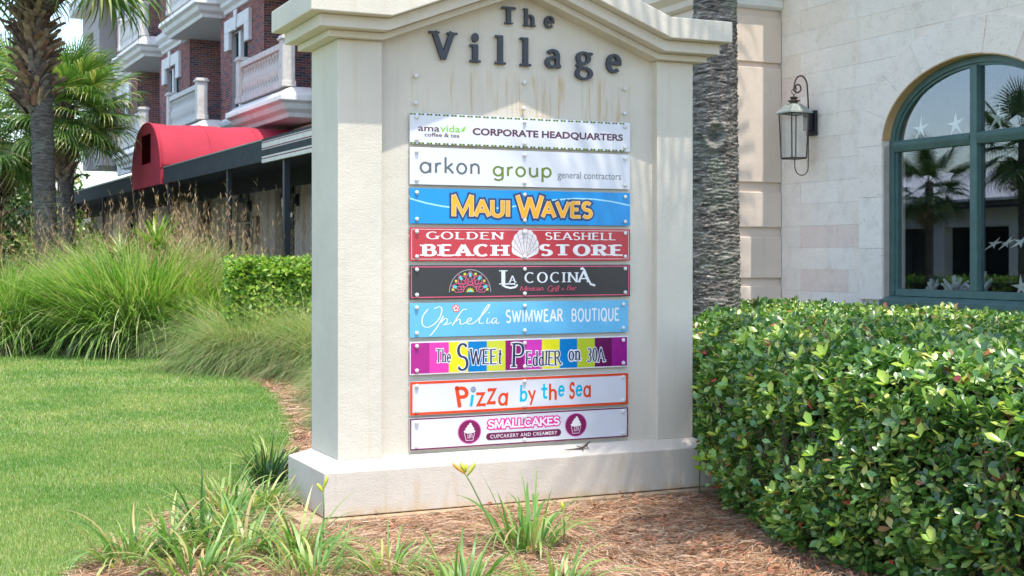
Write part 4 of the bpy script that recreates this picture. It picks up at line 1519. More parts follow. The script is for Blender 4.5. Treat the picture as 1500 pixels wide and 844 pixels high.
win = MB()
ringm(win, WH - FW, WR - FW, WH - .002, WR - .002, .085, .17)
ringm(win, WH - FW - .03, WR - FW - .03, WH - FW - .001, WR - FW - .001, .105, .165)
for s_ in (-1, 1):
    v0, v1 = sorted((WC + s_ * (WH - .002), WC + s_ * (WH - FW)))
    win.box(.085, .17, v0, v1, WSILL, WSP)
    v0, v1 = sorted((WC + s_ * (WH - FW - .001), WC + s_ * (WH - FW - .03)))
    win.box(.105, .165, v0, v1, WSILL + .07, WSP)
win.box(.075, .17, WC - WH + FW + .031, WC + WH - FW - .031, WSILL, WSILL + .069)
wf_ = win.build('window', M['teal'], shop)
MB().box(.07, .172, WC - .045, WC + .045, WSILL + .0695, WSP + WR - FW - .02).build('mullion', M['teal'], wf_, bevel=.006)
MB().prism([(.085, WSP - .075), (.06, WSP - .02), (.055, WSP + .01), (.09, WSP + .04), (.172, WSP + .04), (.172, WSP - .075)], WC - WH + FW + .002, WC - .0455, 'y').build('transom', M['teal'], wf_, bevel=.003)
MB().prism([(.085, WSP - .075), (.06, WSP - .02), (.055, WSP + .01), (.09, WSP + .04), (.172, WSP + .04), (.172, WSP - .075)], WC + .0455, WC + WH - FW - .002, 'y').build('transom', M['teal'], wf_, bevel=.003)
MB().prism([(-.05, WSILL - .10), (-.05, WSILL - .045), (.10, WSILL - .001), (.17, WSILL - .001), (.17, WSILL - .10)], WC - WH + .001, WC + WH - .001, 'y').build('sill', M['teal'], wf_, bevel=.004)
hh = WH - FW - .01
for s_ in (-1, 1):
    a, b = sorted((WC + s_ * .03, WC + s_ * hh))
    MB().box(.125, .131, a, b, WSILL + .05, WSP - .05).build('pane', M['glass'], wf_)
    m = MB()
    xs = [a + (b - a) * i / 14 for i in range(15)]
    m.strip(xs, lambda v: WSP + .01, lambda v: max(WSP + .011, arch(v, hh, WR - FW - .01)), .125, .131, 'x')
    m.build('pane', M['glass'], wf_)
# dim room behind the glass
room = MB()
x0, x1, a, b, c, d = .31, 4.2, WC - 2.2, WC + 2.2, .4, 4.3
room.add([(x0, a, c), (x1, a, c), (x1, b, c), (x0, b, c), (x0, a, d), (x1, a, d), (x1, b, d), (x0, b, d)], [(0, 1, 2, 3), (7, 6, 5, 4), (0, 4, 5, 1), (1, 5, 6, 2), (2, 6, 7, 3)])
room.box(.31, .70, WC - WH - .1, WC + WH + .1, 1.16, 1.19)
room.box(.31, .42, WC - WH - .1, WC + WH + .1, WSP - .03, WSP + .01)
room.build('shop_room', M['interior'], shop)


def in_shop(u, v, z):
    p = Vector(SHO) + Matrix.Rotation(SRZ, 3, 'Z') @ Vector((u, v, z))
    return tuple(p)


def star_mesh(seed=0):
    rr_ = random.Random(seed)
    V, F = [], []
    n = 5
    ring = []
    for i in range(n * 4):
        a = 2 * PI * i / (n * 4) + PI / 2
        k = i % 4
        r = (1.0 * rr_.uniform(.9, 1.08), .50, .26, .50)[k]
        wob = .11 if k == 1 else (-.11 if k == 3 else 0)
        ring.append((r * math.cos(a + wob * -1.0), r * math.sin(a + wob * -1.0)))
    V = [(0, -.10, 0)] + [(x, -.05 if i % 4 else -.02, z) for i, (x, z) in enumerate(ring)] + [(0, .05, 0)] + [(x, .03, z) for x, z in ring]
    m = n * 4
    for i in range(m):
        j = (i + 1) % m
        F += [(0, 1 + j, 1 + i), (m + 1, m + 2 + i, m + 2 + j), (1 + i, 1 + j, m + 2 + j, m + 2 + i)]
    me = bpy.data.meshes.new('starfish')
    me.from_pydata(V, [], F)
    me.materials.append(M['starfish'])
    me.update()
    return me


for i, (v, z, r, lb) in enumerate([(-2.10, 2.90, .12, 'small white starfish left of the arch, standing on the transom beside the frame'),
                                   (-2.60, 2.905, .125, 'white starfish on the transom just left of the centre mullion'),
                                   (-3.16, 2.915, .135, 'largest upper starfish on the transom right of the centre mullion'),
                                   (-3.40, 1.31, .125, 'white starfish standing in the lower right corner of the window'),
                                   (-3.62, 1.30, .125, 'pale starfish at the right edge leaning beside another low in the window'),
                                   (-3.06, 1.715, .10, 'pale starfish at the left end of the row lying behind the lower right pane'),
                                   (-3.22, 1.72, .10, 'middle starfish of the row behind the lower right pane'),
                                   (-3.40, 1.73, .11, 'right starfish of the row behind the lower right pane')]):
    o = link_mesh('starfish', star_mesh(i), None, None, in_shop(.20 if i < 3 else .25, v, z), (R(-8 if i < 5 else -50), R(random.uniform(-14, 14)), SRZ - PI / 2), (r, r, r))
    tag(o, lb, 'starfish', 'starfish in the arched window')


def coral(v, z, r, lb, seed):
    rr_ = random.Random(seed)
    m = MB()
    for k in range(26):
        a, e = rr_.uniform(0, 2 * PI), rr_.uniform(.2, PI / 2)
        L_ = r * rr_.uniform(.6, 1.1)
        d = (math.cos(a) * math.cos(e), math.sin(a) * math.cos(e), math.sin(e))
        m.tube([(0, 0, 0), (d[0] * L_ * .5, d[1] * L_ * .5, d[2] * L_ * .6), (d[0] * L_, d[1] * L_, d[2] * L_)], [r * .14, r * .11, r * .06], 6)
    o = m.build('coral', M['coral'], None, smooth=True, loc=in_shop(.46, v, z))
    tag(o, lb, 'coral', 'white corals on the window shelf')


coral(-1.98, 1.19, .17, 'white branching coral at the far left of the window shelf', 1)
coral(-2.32, 1.19, .20, 'bushy white coral second from the left in the window', 2)
coral(-2.66, 1.19, .24, 'tall white coral just left of the centre mullion', 3)
coral(-3.30, 1.19, .15, 'small white coral behind the right pane next to the starfish', 4)


# ------------------------------------------------------------------ lanterns
def lantern(name, label, loc, rz, s=1.0):
    """local x points out of the wall"""
    t = thing(name, label, 'lantern', loc, rz, 'lanterns on the walls')
    t.scale = (s, s, s)
    hb, ht = .098, .115
    cxx = .26
    zb, zt = -.41, .08
    MB().box(0, .035, -.085, .085, -.155, .125).build('wall_plate', M['plate'], t, bevel=.004)
    MB().box(.036, .10, -.05, .05, -.10, .09).build('wall_box', M['plate'], t, bevel=.004)
    fr = MB()
    for sx in (-1, 1):
        for sy in (-1, 1):
            fr.tube([(cxx + sx * hb, sy * hb, zb), (cxx + sx * ht, sy * ht, zt)], .010, 4)
    for z_, h_ in ((zb, hb), (zt, ht)):
        fr.tube([(cxx - h_, -h_, z_), (cxx + h_, -h_, z_), (cxx + h_, h_, z_), (cxx - h_, h_, z_)], .009, 4, closed=True)
    fr.build('lantern_frame', M['bronze'], t)
    MB().box(cxx - hb, cxx + hb, -hb, hb, zb - .014, zb - .004).build('lantern_floor', M['bronze'], t)
    for k in range(4):
        a = k * PI / 2
        m = MB()
        c_, s_ = math.cos(a), math.sin(a)

        def q(x, y, z_):
            return (cxx + x * c_ - y * s_, x * s_ + y * c_, z_)
        m.add([q(hb, -hb, zb), q(hb, hb, zb), q(ht, ht, zt), q(ht, -ht, zt)], [(0, 1, 2, 3)])
        m.build('lantern_pane', M['lamp_glass'], t)
    rf = MB()
    prf = [(.150, .085), (.148, .10), (.118, .125), (.095, .155), (.062, .185), (.060, .19)]
    vs, fs = [], []
    for h_, z_ in prf:
        vs += [(cxx - h_, -h_, z_), (cxx + h_, -h_, z_), (cxx + h_, h_, z_), (cxx - h_, h_, z_)]
    for i in range(len(prf) - 1):
        fs += [(4 * i + k, 4 * i + (k + 1) % 4, 4 * i + 4 + (k + 1) % 4, 4 * i + 4 + k) for k in range(4)]
    fs += [(3, 2, 1, 0), tuple(4 * (len(prf) - 1) + k for k in range(4))]
    rf.add(vs, fs)
    rf.build('lantern_roof', M['verdigris'], t)
    MB().lathe([(.045, .19), (.045, .215), (.07, .222), (.07, .228), (.03, .24), (.045, .262), (.045, .268), (.008, .276), (.008, .30)], 12, (cxx, 0, 0)).build('lantern_cap', M['bronze'], t)
    MB().tube([(cxx + .03 * math.cos(i * PI / 8), 0, .328 + .03 * math.sin(i * PI / 8)) for i in range(16)], .004, 6, closed=True).build('hanging_ring', M['bronze'], t)
    sc = [(.06, 0, .06), (.065, 0, .25), (.075, 0, .36)]
    for i in range(10):
        a = R(0 + 180 * i / 9)
        sc.append((.165 + .095 * math.cos(a), 0, .40 + .105 * math.sin(a)))
    for i in range(1, 18):
        a = R(180 + 430 * i / 17)
        rr_ = .088 - .058 * i / 17
        sc.append((cxx + .0 - .088 + .10 + rr_ * math.cos(a) * 1.0 - .012 * 0, 0, .40 + rr_ * math.sin(a)))
    # the scroll is drawn from the wall up, over and curling back on itself
    sc2 = [(.06, 0, .06), (.066, 0, .24), (.075, 0, .36)]
    for i in range(1, 12):
        a = R(180 - 180 * i / 11)
        sc2.append((.165 - .09 * math.cos(R(180 * i / 11)), 0, .38 + .13 * math.sin(R(180 * i / 11))))
    sc2 += [(.262 + .0, 0, .36)]
    cx_, cz_ = .21, .375
    for i in range(1, 22):
        a = R(-10 - 400 * i / 21)
        rr_ = .062 - .04 * i / 21
        sc2.append((cx_ + rr_ * math.cos(a), 0, cz_ + rr_ * math.sin(a)))
    sc3 = sc2
    MB().tube(sc3, .009, 8).build('scroll_bracket', M['bronze'], t, smooth=True)
    lp = [(cxx - .01, 0, zb - .01), (cxx - .012, 0, zb - .10)]
    for i in range(10):
        a = R(0 - 180 * i / 9)
        lp.append((.155 + .09 * math.cos(a), 0, zb - .10 + .09 * math.sin(a)))
    lp += [(.063, 0, -.35), (.06, 0, -.12)]
    MB().tube(lp, .006, 8).build('tail_loop', M['bronze'], t, smooth=True)
    return t


lantern('wall_lantern', 'weathered bronze and glass lantern on scroll bracket on the pale limestone wall', in_shop(-.012, -.60, 3.10), SRZ + PI)


# ================================================================== PALMS
def frond_mesh(name, seed, pet=.9, blade=.95, nl=38, droop=.55, m='frond'):
    rr_ = np.random.default_rng(seed)
    V, F = [], []

    def quadstrip(C, W, D):
        n0 = len(V)
        for c, w, d in zip(C, W, D):
            V.append(c + d * w)
            V.append(c - d * w)
        for i in range(len(C) - 1):
            a = n0 + 2 * i
            F.append((a, a + 1, a + 3, a + 2))
    # petiole
    C = [np.array([pet * t, 0, -.10 * pet * t * t]) for t in (0, .33, .66, 1)]
    quadstrip(C, [.022, .014, .011, .009], [np.array([0, 1.0, 0])] * 4)
    quadstrip(C, [.012, .01, .008, .006], [np.array([0, 0, 1.0])] * 4)
    hub = C[-1]
    for k in range(nl):
        f = (k + .5) / nl * 2 - 1
        ang = f * R(128)
        L = blade * (1.0 - .38 * abs(f) ** 1.5) * rr_.uniform(.9, 1.08)
        # the midrib runs on into the blade, so leaflets start along it
        st = hub + np.array([.28 * blade * (1 - abs(f)) ** 1.2, 0, -.06 * (1 - abs(f))])
        pts, ws, ds = [], [], []
        n = 5
        p = st.copy()
        hd = np.array([math.cos(ang), math.sin(ang), 0])
        side = np.array([-math.sin(ang), math.cos(ang), .35 * (-1) ** k])
        side /= np.linalg.norm(side)
        tip_d = rr_.uniform(.6, 1.5) * droop
        for i in range(n + 1):
            t = i / n
            pts.append(p.copy())
            ws.append(.021 * blade * (min(1, .5 + 1.5 * t)) * (1 - t ** 2.4) + .0015)
            ds.append(side)
            el = .18 - (.45 + tip_d * 2.0 * t * t) * t * 1.4 + .10 * (1 - abs(f))
            p = p + (hd * math.cos(el) + np.array([0, 0, math.sin(el)])) * (L / n)
        quadstrip(pts, ws, ds)
    return np_mesh(name, np.array(V), np.array(F), M[m])


FR = {k: [frond_mesh('frond', i * 7 + j, m=k) for j in range(3)] for i, k in enumerate(('frond', 'frond_dark', 'frond_dead'))}


def boot_mesh():
    m = MB()
    p = [(0, 0, 0), (.05, 0, .10), (.12, 0, .22), (.21, 0, .33)]
    n = len(p)
    for i in range(n - 1):
        w0, w1 = (.085, .060, .045, .038)[i], (.085, .060, .045, .038)[i + 1]
        t0, t1 = (.03, .028, .02, .014)[i], (.03, .028, .02, .014)[i + 1]
        a, b = p[i], p[i + 1]
        m.add([(a[0] - t0, -w0, a[2]), (a[0] + t0, -w0 * .8, a[2]), (a[0] + t0, w0 * .8, a[2]), (a[0] - t0, w0, a[2]),
               (b[0] - t1, -w1, b[2]), (b[0] + t1, -w1 * .8, b[2]), (b[0] + t1, w1 * .8, b[2]), (b[0] - t1, w1, b[2])],
              [(0, 3, 2, 1), (4, 5, 6, 7), (0, 1, 5, 4), (1, 2, 6, 5), (2, 3, 7, 6), (3, 0, 4, 7)])
    return m.mesh('boot', M['boot'])


BOOT = boot_mesh()


def trunk_obj(parent, h, r0, r1, lean=(0, 0), m='trunk', seg=40, rows=None, ridge=.012, seed=0, freq=24, knot=None):
    rr_ = np.random.default_rng(seed)
    rows = rows or int(h * 30)
    z = np.linspace(0, h, rows)
    th = np.linspace(0, 2 * PI, seg, endpoint=False)
    Z, T = np.meshgrid(z, th, indexing='ij')
    rad = r1 + (r0 - r1) * np.exp(-Z / (h * .30)) if r0 > r1 else r0 + (r1 - r0) * Z / h
    ph = rr_.uniform(0, 6, 8)
    wob = .25 * np.sin(T * 2 + ph[0]) + .2 * np.sin(T * 3 + ph[1] + Z * 2)
    ring = np.abs(np.sin((Z * freq + wob * 2 + .6 * np.sin(T + ph[2])) * .5 * PI / 3)) ** .6
    nz = np.zeros_like(Z)
    for k in range(14):
        nz += np.sin(T * rr_.integers(2, 12) * rr_.choice([-1, 1]) + Z * rr_.uniform(40, 230) + rr_.uniform(0, 6)) / 14
    r = rad + ridge * (ring - .6) + ridge * 1.9 * nz + ridge * .5 * rr_.normal(0, 1, Z.shape)
    if knot:
        kz, kt, kr = knot
        dd = np.sqrt(((Z - kz) / kr) ** 2 + (((T - kt + PI) % (2 * PI) - PI) * r0 / kr) ** 2)
        r = r - .05 * np.exp(-(dd * 1.3) ** 4) + .03 * np.exp(-((dd - 1.15) * 3.5) ** 2)
    X = np.cos(T) * r + lean[0] * (Z / h)
    Y = np.sin(T) * r + lean[1] * (Z / h)
    V = np.stack([X, Y, Z], -1).reshape(-1, 3)
    i, j = np.meshgrid(np.arange(rows - 1), np.arange(seg), indexing='ij')
    j2 = (j + 1) % seg
    F = np.stack([i * seg + j, i * seg + j2, (i + 1) * seg + j2, (i + 1) * seg + j], -1).reshape(-1, 4)
    return link_mesh('trunk', np_mesh('trunk', V, F, M[m], False), None, parent)


def palm(label, xy, hc, r0, r1, nf, fs, boots=None, dead=0, seed=0, m='frond', lean=(0, 0), tm='trunk', group='cabbage palms in the beds', emin=-62, knot=None, rows=None, ridge=.012, seg=32, freq=24, azs=None):
    t = thing('palm_tree', label, 'palm tree', (xy[0], xy[1], G), 0, group)
    trunk_obj(t, hc + .1, r0, r1, lean, tm, seg=seg, rows=rows, ridge=ridge, seed=seed, knot=knot, freq=freq)
    rr_ = random.Random(seed)
    for k in range(nf):
        el = 78 - (78 - emin) * ((k + .5) / nf) ** .85
        az = (k * 137.508 + rr_.uniform(-12, 12)) if azs is None else rr_.uniform(*azs)
        me = rr_.choice(FR[m])
        s_ = fs * rr_.uniform(.88, 1.1)
        o = link_mesh('frond', me, None, t, (lean[0], lean[1], hc + rr_.uniform(-.12, .12)), Euler((R(rr_.uniform(-25, 25)), R(-el), R(az)), 'XYZ'), (s_, s_, s_))
    for k in range(dead):
        az = rr_.uniform(0, 360)
        s_ = fs * rr_.uniform(.7, .95)
        link_mesh('dead_frond', rr_.choice(FR['frond_dead']), None, t, (lean[0], lean[1], hc - .25), Euler((R(rr_.uniform(-30, 30)), R(rr_.uniform(68, 84)), R(az)), 'XYZ'), (s_ * .8, s_, s_))
    if boots:
        z0, z1, n, bs = boots
        for k in range(n):
            f = k / n
            z_ = z0 + (z1 - z0) * f
            a = k * 2.39996 + rr_.uniform(-.1, .1)
            rad = r1 * .92
            s_ = bs * rr_.uniform(.75, 1.2)
            link_mesh('boot', BOOT, None, t, (lean[0] + math.cos(a) * rad, lean[1] + math.sin(a) * rad, z_), Euler((rr_.uniform(-.7, .7), rr_.uniform(-.2, .55), a), 'XYZ'), (s_, s_, s_))
    return t


palm('big foreground palm at the left edge, thick trunk with criss-cross boots above', (-8.66, 25.0), 7.9, .215, .195, 44, 1.6, (4.3, 7.8, 260, 1.05), 3, 3, emin=-40, ridge=.012, lean=(-.30, 0))
palm('bushy palm with bright green round crown right behind the big trunk', (-10.28, 31.0), 5.1, .20, .17, 70, .98, (3.3, 5.0, 80, 1.0), 8, 5, emin=-42, lean=(-.15, 0))
palm('low bushy palm at the far left edge behind the big trunk', (-13.3, 34.0), 5.2, .28, .24, 44, 1.45, (2.6, 4.9, 50, 1.1), 16, 6, emin=-62)
palm('second low palm in the far left row with hanging dry fronds', (-16.2, 37.0), 4.6, .26, .22, 38, 1.4, (2.4, 4.4, 40, 1.1), 16, 8, emin=-62)
palm('palm with rough grey bark and a knot hole close behind the sign', (1.865, 12.25), 8.6, .262, .172, 26, 1.3, None, 0, 9, tm='trunk_grey', group='cabbage palms in the beds', knot=(2.72, R(262), .10), rows=1100, ridge=.0095, seg=140, freq=42)
palm('tall palm in the hedge just out of view on the right, shading the sign', (3.20, 6.55), 7.7, .22, .17, 17, 1.2, None, 0, 12, seg=24)
palm('palm on the verge mirrored in the left pane of the arched window', (-12.5, 20.7), 3.25, .10, .08, 24, .62, None, 4, 13, m='frond_dark')
palm('palm on the verge mirrored in the right pane of the arched window', (-12.1, 18.4), 4.1, .11, .09, 28, .75, None, 4, 14, m='frond_dark')

# ================================================================== SHOP ACROSS THE LAWN, seen mirrored in the window
far_shop = thing('roadside_shop', 'low white shop with metal roof across the lawn, mirrored in the arched window', 'building', (-21.5, 24.0, 0), SRZ + R(4))
m = MB()
for k in range(9):
    m.box(-.15, .15, -13 + k * 3.25, -12.5 + k * 3.25, -.1, 2.45)
m.build('pillar', M['store_white'], far_shop)
far_shop.children[0]['kind'] = 'stuff'
MB().box(-.5, .16, -13.2, 13.6, 2.45, 3.15).build('fascia', M['store_white'], far_shop)
MB().prism([(.5, 3.16), (.5, 3.24), (-4.5, 4.5), (-4.5, 4.42)], -13.6, 14, 'y').build('roof', M['metal_roof'], far_shop)
MB().box(-.6, -.5, -13, 13.4, -.1, 2.45).build('shop_window', M['dark_glass'], far_shop)
MB().box(-4.4, -4.2, -13.2, 13.6, -.1, 4.4).build('back_wall', M['store_white'], far_shop)
MB().box(.16, .6, -13.2, 13.6, 2.96, 3.02).build('gutter', M['dark_metal'], far_shop)

# ================================================================== BRICK BUILDING (left, far)
LRZ = R(26.6)
bb = thing('brick_building', 'red brick building with white stepped balconies and cornices behind the awning', 'building', (LO[0], LO[1], 0), LRZ)
BAYS = [-8.2, 0.0, 8.2, 16.4, 24.6]
BW = 4.4
Z2, Z3, ZR = 5.42, 8.95, 12.3
core = MB()
for v0 in BAYS:
    core.box(.03, 6, v0 + .03, v0 + 1.549, Z2, ZR)
    core.box(.03, 6, v0 + 3.151, v0 + BW, Z2, ZR)
    core.box(.30, 6, v0 + 1.549, v0 + 3.151, Z2, ZR)
    for za, zb in ((7.70, 8.33), (11.25, ZR)):
        core.box(.03, .299, v0 + 1.5491, v0 + 3.1509, za, zb)
core.box(2.2, 6.2, -12.2, 29, 4.7, ZR)
core.box(.03, 2.2, -16, -8.2 - .001, Z2, ZR)
core.build('wall_core', M['brick_mortar'], bb)


def bricks(name, plane, a0, a1, z0, z1, holes=(), off=0.0):
    """real courses; plane 'u' faces -u at u=0, plane ('v', v0) faces -v"""
    m = MB()
    bh, bl, j = .0677, .205, .015
    r = 0
    z = z0
    while z < z1 - .02:
        zt = min(z + bh - j, z1)
        x = a0 - (bl / 2 if r % 2 else 0)
        while x < a1 - .02:
            p, q = max(x, a0), min(x + bl - j, a1)
            x += bl
            if q - p < .02:
                continue
            cut = False
            for h0, h1, hz0, hz1 in holes:
                if q > h0 and p < h1 and zt > hz0 and z < hz1:
                    if p < h0 - .02:
                        q = h0
                    elif q > h1 + .02:
                        p = h1
                    else:
                        cut = True
            if cut:
                continue
            d = -.010 + random.random() * .003
            if plane == 'u':
                V = [(.029, p, z), (.029, q, z), (.029, q, zt), (.029, p, zt), (.012 - d, p, z), (.012 - d, q, z), (.012 - d, q, zt), (.012 - d, p, zt)]
                m.add(V, [(4, 7, 6, 5), (4, 5, 1, 0), (5, 6, 2, 1), (6, 7, 3, 2), (7, 4, 0, 3)])
            else:
                w = plane[1]
                V = [(p, w + .029, z), (q, w + .029, z), (q, w + .029, zt), (p, w + .029, zt), (p, w + .012 - d, z), (q, w + .012 - d, z), (q, w + .012 - d, zt), (p, w + .012 - d, zt)]
                m.add(V, [(4, 5, 6, 7), (4, 0, 1, 5), (5, 1, 2, 6), (6, 2, 3, 7), (7, 3, 0, 4)])
        z += bh
        r += 1
    o = m.build(name, M['brick'], bb)
    o['kind'] = 'stuff'
    return o


for v0 in BAYS[:4]:
    for za, zb, wt_ in ((Z2, 8.33, 7.70), (Z3, ZR, 11.25)):
        bricks('brick_courses', 'u', v0, v0 + BW, za, zb, [(v0 + 1.55, v0 + 3.15, za - 1, wt_)])
        bricks('brick_courses', ('v', v0), .03, 2.2, za, zb)


def window_far(v0, zb, zt):
    t = MB()
    c = v0 + 2.35
    # lintel of two L-shaped stones and a keystone
    for s_ in (-1, 1):
        a, b = sorted((c + s_ * .06, c + s_ * 1.25))
        t.box(-.085, .02, a, b, zt + .06, zt + .42)
        a, b = sorted((c + s_ * .80, c + s_ * 1.25))
        t.box(-.085, .02, a, b, zt - .42, zt + .0595)
    t.prism([(c - .06 + .005, zt + .0), (c + .055, zt + .0), (c + .16, zt + .56), (c - .16, zt + .56)], -.12, -.086, 'x')
    w = t.build('window', M['white_trim'], bb, bevel=.01)
    w['label'] = 'tall window under a white stone lintel with keystone'
    MB().box(.02, .12, c - .10, c + .10, zb, zt).build('mullion', M['white_trim'], w)
    for s_ in (-1, 1):
        a, b = sorted((c + s_ * .101, c + s_ * .799))
        f = MB()
        f.box(.14, .20, a, a + .08, zb, zt)
        f.box(.14, .20, b - .08, b, zb, zt)
        f.box(.14, .20, a + .0801, b - .0801, zt - .09, zt)
        f.box(.14, .20, a + .0801, b - .0801, zb + .9, zb + .98)
        f.build('frame', M['dark_teal'], w)
        MB().box(.17, .18, a + .081, b - .081, zb, zt - .091).build('pane', M['dark_glass'], w)
    MB().box(-.13, .02, c - .95, c + .95, zb - .12, zb - .001).build('sill', M['white_trim'], w)


for v0 in BAYS[:4]:
    window_far(v0, Z2 + .12, 7.70)
    window_far(v0, Z3 + .12, 11.25)
    MB().prism([(.0295, 8.331), (-.03, 8.34), (-.05, 8.44), (-.14, 8.52), (-.14, 8.62), (-.24, 8.74), (-.26, 8.90), (-.2, 8.949), (.0295, 8.949)], v0 + .901, v0 + BW - .601, 'y').build('cornice', M['white_trim'], bb)
    MB().prism([(.0295, 4.70), (-.05, 4.72), (-.05, 5.12), (-.16, 5.2), (-.18, 5.30), (-.10, 5.40), (.0295, 5.419)], v0 + 1.001, v0 + BW - .701, 'y').build('belt_course', M['white_trim'], bb)

BAL = MB().lathe([(.055, 0), (.055, .05), (.032, .08), (.07, .22), (.078, .30), (.045, .46), (.034, .58), (.055, .62), (.055, .68)], 8).mesh('baluster', M['balc_white'], True)


def balcony(g0, g1, zf, first):
    """fills the gap g0..g1 between two bays; zf is the top of the slab"""
    prof = [(.40, zf + .05), (.60, zf - .03), (.78, zf - .18), (.80, zf - .30), (.70, zf - .36), (.66, zf - .48), (.55, zf - .56), (.52, zf - .66)]
    vs, fs = [], []
    for o_, z_ in prof:
        e = o_ - .55
        vs += [(-o_, g0 - .12 - e, z_), (2.3, g0 - .12 - e, z_), (2.3, g1 + .45 + e, z_), (-o_, g1 + .45 + e, z_)]
    for i in range(len(prof) - 1):
        fs += [(4 * i + 4 + k, 4 * i + 4 + (k + 1) % 4, 4 * i + (k + 1) % 4, 4 * i + k) for k in range(4)]
    n = len(prof) - 1
    fs += [(0, 1, 2, 3), (4 * n + 3, 4 * n + 2, 4 * n + 1, 4 * n)]
    m = MB()
    m.add(vs, fs)
    b = m.build('balcony', M['white_trim'], bb, bevel=.012)
    b['label'] = 'white balcony with moulded slab and balustrade in the recess between two brick bays'
    p = MB()
    for vc in (g0 + .14, g1 + .12):
        q = MB()
        q.box(-.66, -.33, vc - .165, vc + .165, zf + .0505, zf + .18)
        q.box(-.64, -.35, vc - .145, vc + .145, zf + .1805, zf + 1.12)
        q.box(-.68, -.31, vc - .185, vc + .185, zf + 1.1205, zf + 1.17)
        q.box(-.65, -.34, vc - .155, vc + .155, zf + 1.1705, zf + 1.22)
        q.build('balcony_post', M['balc_white'], b, bevel=.008)
    a, c = g0 + .31, g1 - .05
    MB().box(-.60, -.40, a, c, zf + .0502, zf + .20).build('bottom_rail', M['balc_white'], b)
    MB().box(-.61, -.39, a, c, zf + .93, zf + 1.07).build('top_rail', M['balc_white'], b, bevel=.01)
    nb = 15
    for k in range(nb):
        link_mesh('baluster', BAL, None, b, (-.5, a + (c - a) * (k + .5) / nb, zf + .2005), None, (1.15, 1.15, 1.07))
    MB().box(2.13, 2.19, (g0 + g1) / 2 - .9, (g0 + g1) / 2 + .9, zf + .06, zf + 2.3).build('balcony_door', M['dark_teal'], b)


for v0 in BAYS[:3]:
    balcony(v0 + BW, v0 + 8.2, 5.42, True)
    balcony(v0 + BW, v0 + 8.2, Z3 + .05, False)
MB().box(-.5, 6.4, -16.2, 29.4, ZR + .001, ZR + .6).build('roof_cornice', M['white_trim'], bb)
# ground floor
gw = MB()
holes = []
for v0 in BAYS:
    holes += [(v0 + 1.9, v0 + 3.6), (v0 + 6.3, v0 + 8.0)]
holes += [(-15.0, -13.2), (-12.0, -10.4)]
holes.sort()
x = -16.0
for h0, h1 in holes:
    gw.box(.25, .55, x, h0, -.1, 4.699)
    gw.box(.25, .55, h0 + .0005, h1 - .0005, 3.35, 4.699)
    x = h1
gw.box(.25, .55, x, 32, -.1, 4.699)
gw.box(.56, 6, -16, 32, -.1, 4.699)
gw.build('ground_floor_wall', M['pink_wall'], bb)
for h0, h1 in holes:
    d = MB()
    d.box(.44, .50, h0, h0 + .07, 0, 3.35)
    d.box(.44, .50, h1 - .07, h1, 0, 3.35)
    d.box(.44, .50, (h0 + h1) / 2 - .03, (h0 + h1) / 2 + .03, 0, 3.35)
    for z_ in (.9, 1.7, 2.5):
        d.box(.455, .49, h0 + .0701, (h0 + h1) / 2 - .0301, z_, z_ + .04)
        d.box(.455, .49, (h0 + h1) / 2 + .0301, h1 - .0701, z_, z_ + .04)
    w = d.build('shopfront_window', M['white_trim'] if int(h0 * 10) % 2 else M['dark_teal'], bb)
    MB().box(.505, .515, h0, h1, 0, 3.35).build('pane', M['dark_glass'], w)
for v in [-8.9, -4.1, -2.4, 0.6, 4.7, 7.9, 12.9]:
    MB().box(.16, .2495, v - .28, v + .28, -.1, 4.4).build('pilaster', M['pink_wall'], bb, bevel=.01)

# menu case and lanterns under the awning


def in_bb(u, v, z):
    p = Vector((LO[0], LO[1], 0)) + Matrix.Rotation(LRZ, 3, 'Z') @ Vector((u, v, z))
    return tuple(p)


mc = thing('menu_case', 'small dark framed menu case on the wall under the awning', 'menu case', in_bb(.16, 1.22, 2.28), LRZ)
for a, b, c, d in ((-.24, -.19, -.36, .36), (.19, .24, -.36, .36), (-.1895, .1895, -.36, -.31), (-.1895, .1895, .31, .36)):
    MB().box(-.07, 0, a, b, c, d).build('case_frame', M['dark_metal'], mc)
MB().box(-.02, -.01, -.189, .189, -.309, .309).build('menu_sheet', M['cream_canvas'], mc)
MB().box(.0, .08, -.2, .2, -.3, .3).build('case_back', M['dark_metal'], mc)
lantern('wall_lantern', 'lantern beside the menu case under the dark awning', in_bb(.15, 1.9 - .2, 2.95), LRZ + PI, 1.05)
lantern('wall_lantern', 'lantern under the striped awning end, next to the sign in the photo', in_bb(.15, -2.45, 2.95), LRZ + PI, 1.05)

# ------------------------------------------------------------------ awnings
UA = -3.2
aw = thing('patio_awning', 'long flat black canvas awning on slim posts along the brick building', 'awning', (LO[0], LO[1], 0), LRZ)
for a, b in ((-11.2, -3.32), (.28, 27.0)):
    MB().box(UA - .02, UA + .02, a, b, 3.20, 3.55).build('valance', M['black_canvas'], aw)
    MB().box(UA - .035, UA + .03, a, b, 3.551, 3.575).build('edge_trim', M['verdigris'], aw)
MB().prism([(UA + .021, 3.46), (.14, 3.50), (.14, 3.54), (UA + .021, 3.50)], -11.2, 27.0, 'y').build('awning_roof', M['black_canvas'], aw)
MB().box(-1.2, -1.16, -11.2, 27, 3.05, 3.45).build('inner_valance', M['black_canvas'], aw)
for v in (-8.62, -3.5, .35, 4.8, 9.5, 14.5, 19.5):
    MB().box(UA + .03, UA + .12, v - .045, v + .045, -.05, 3.5).build('awning_post', M['dark_metal'], aw, bevel=.008)

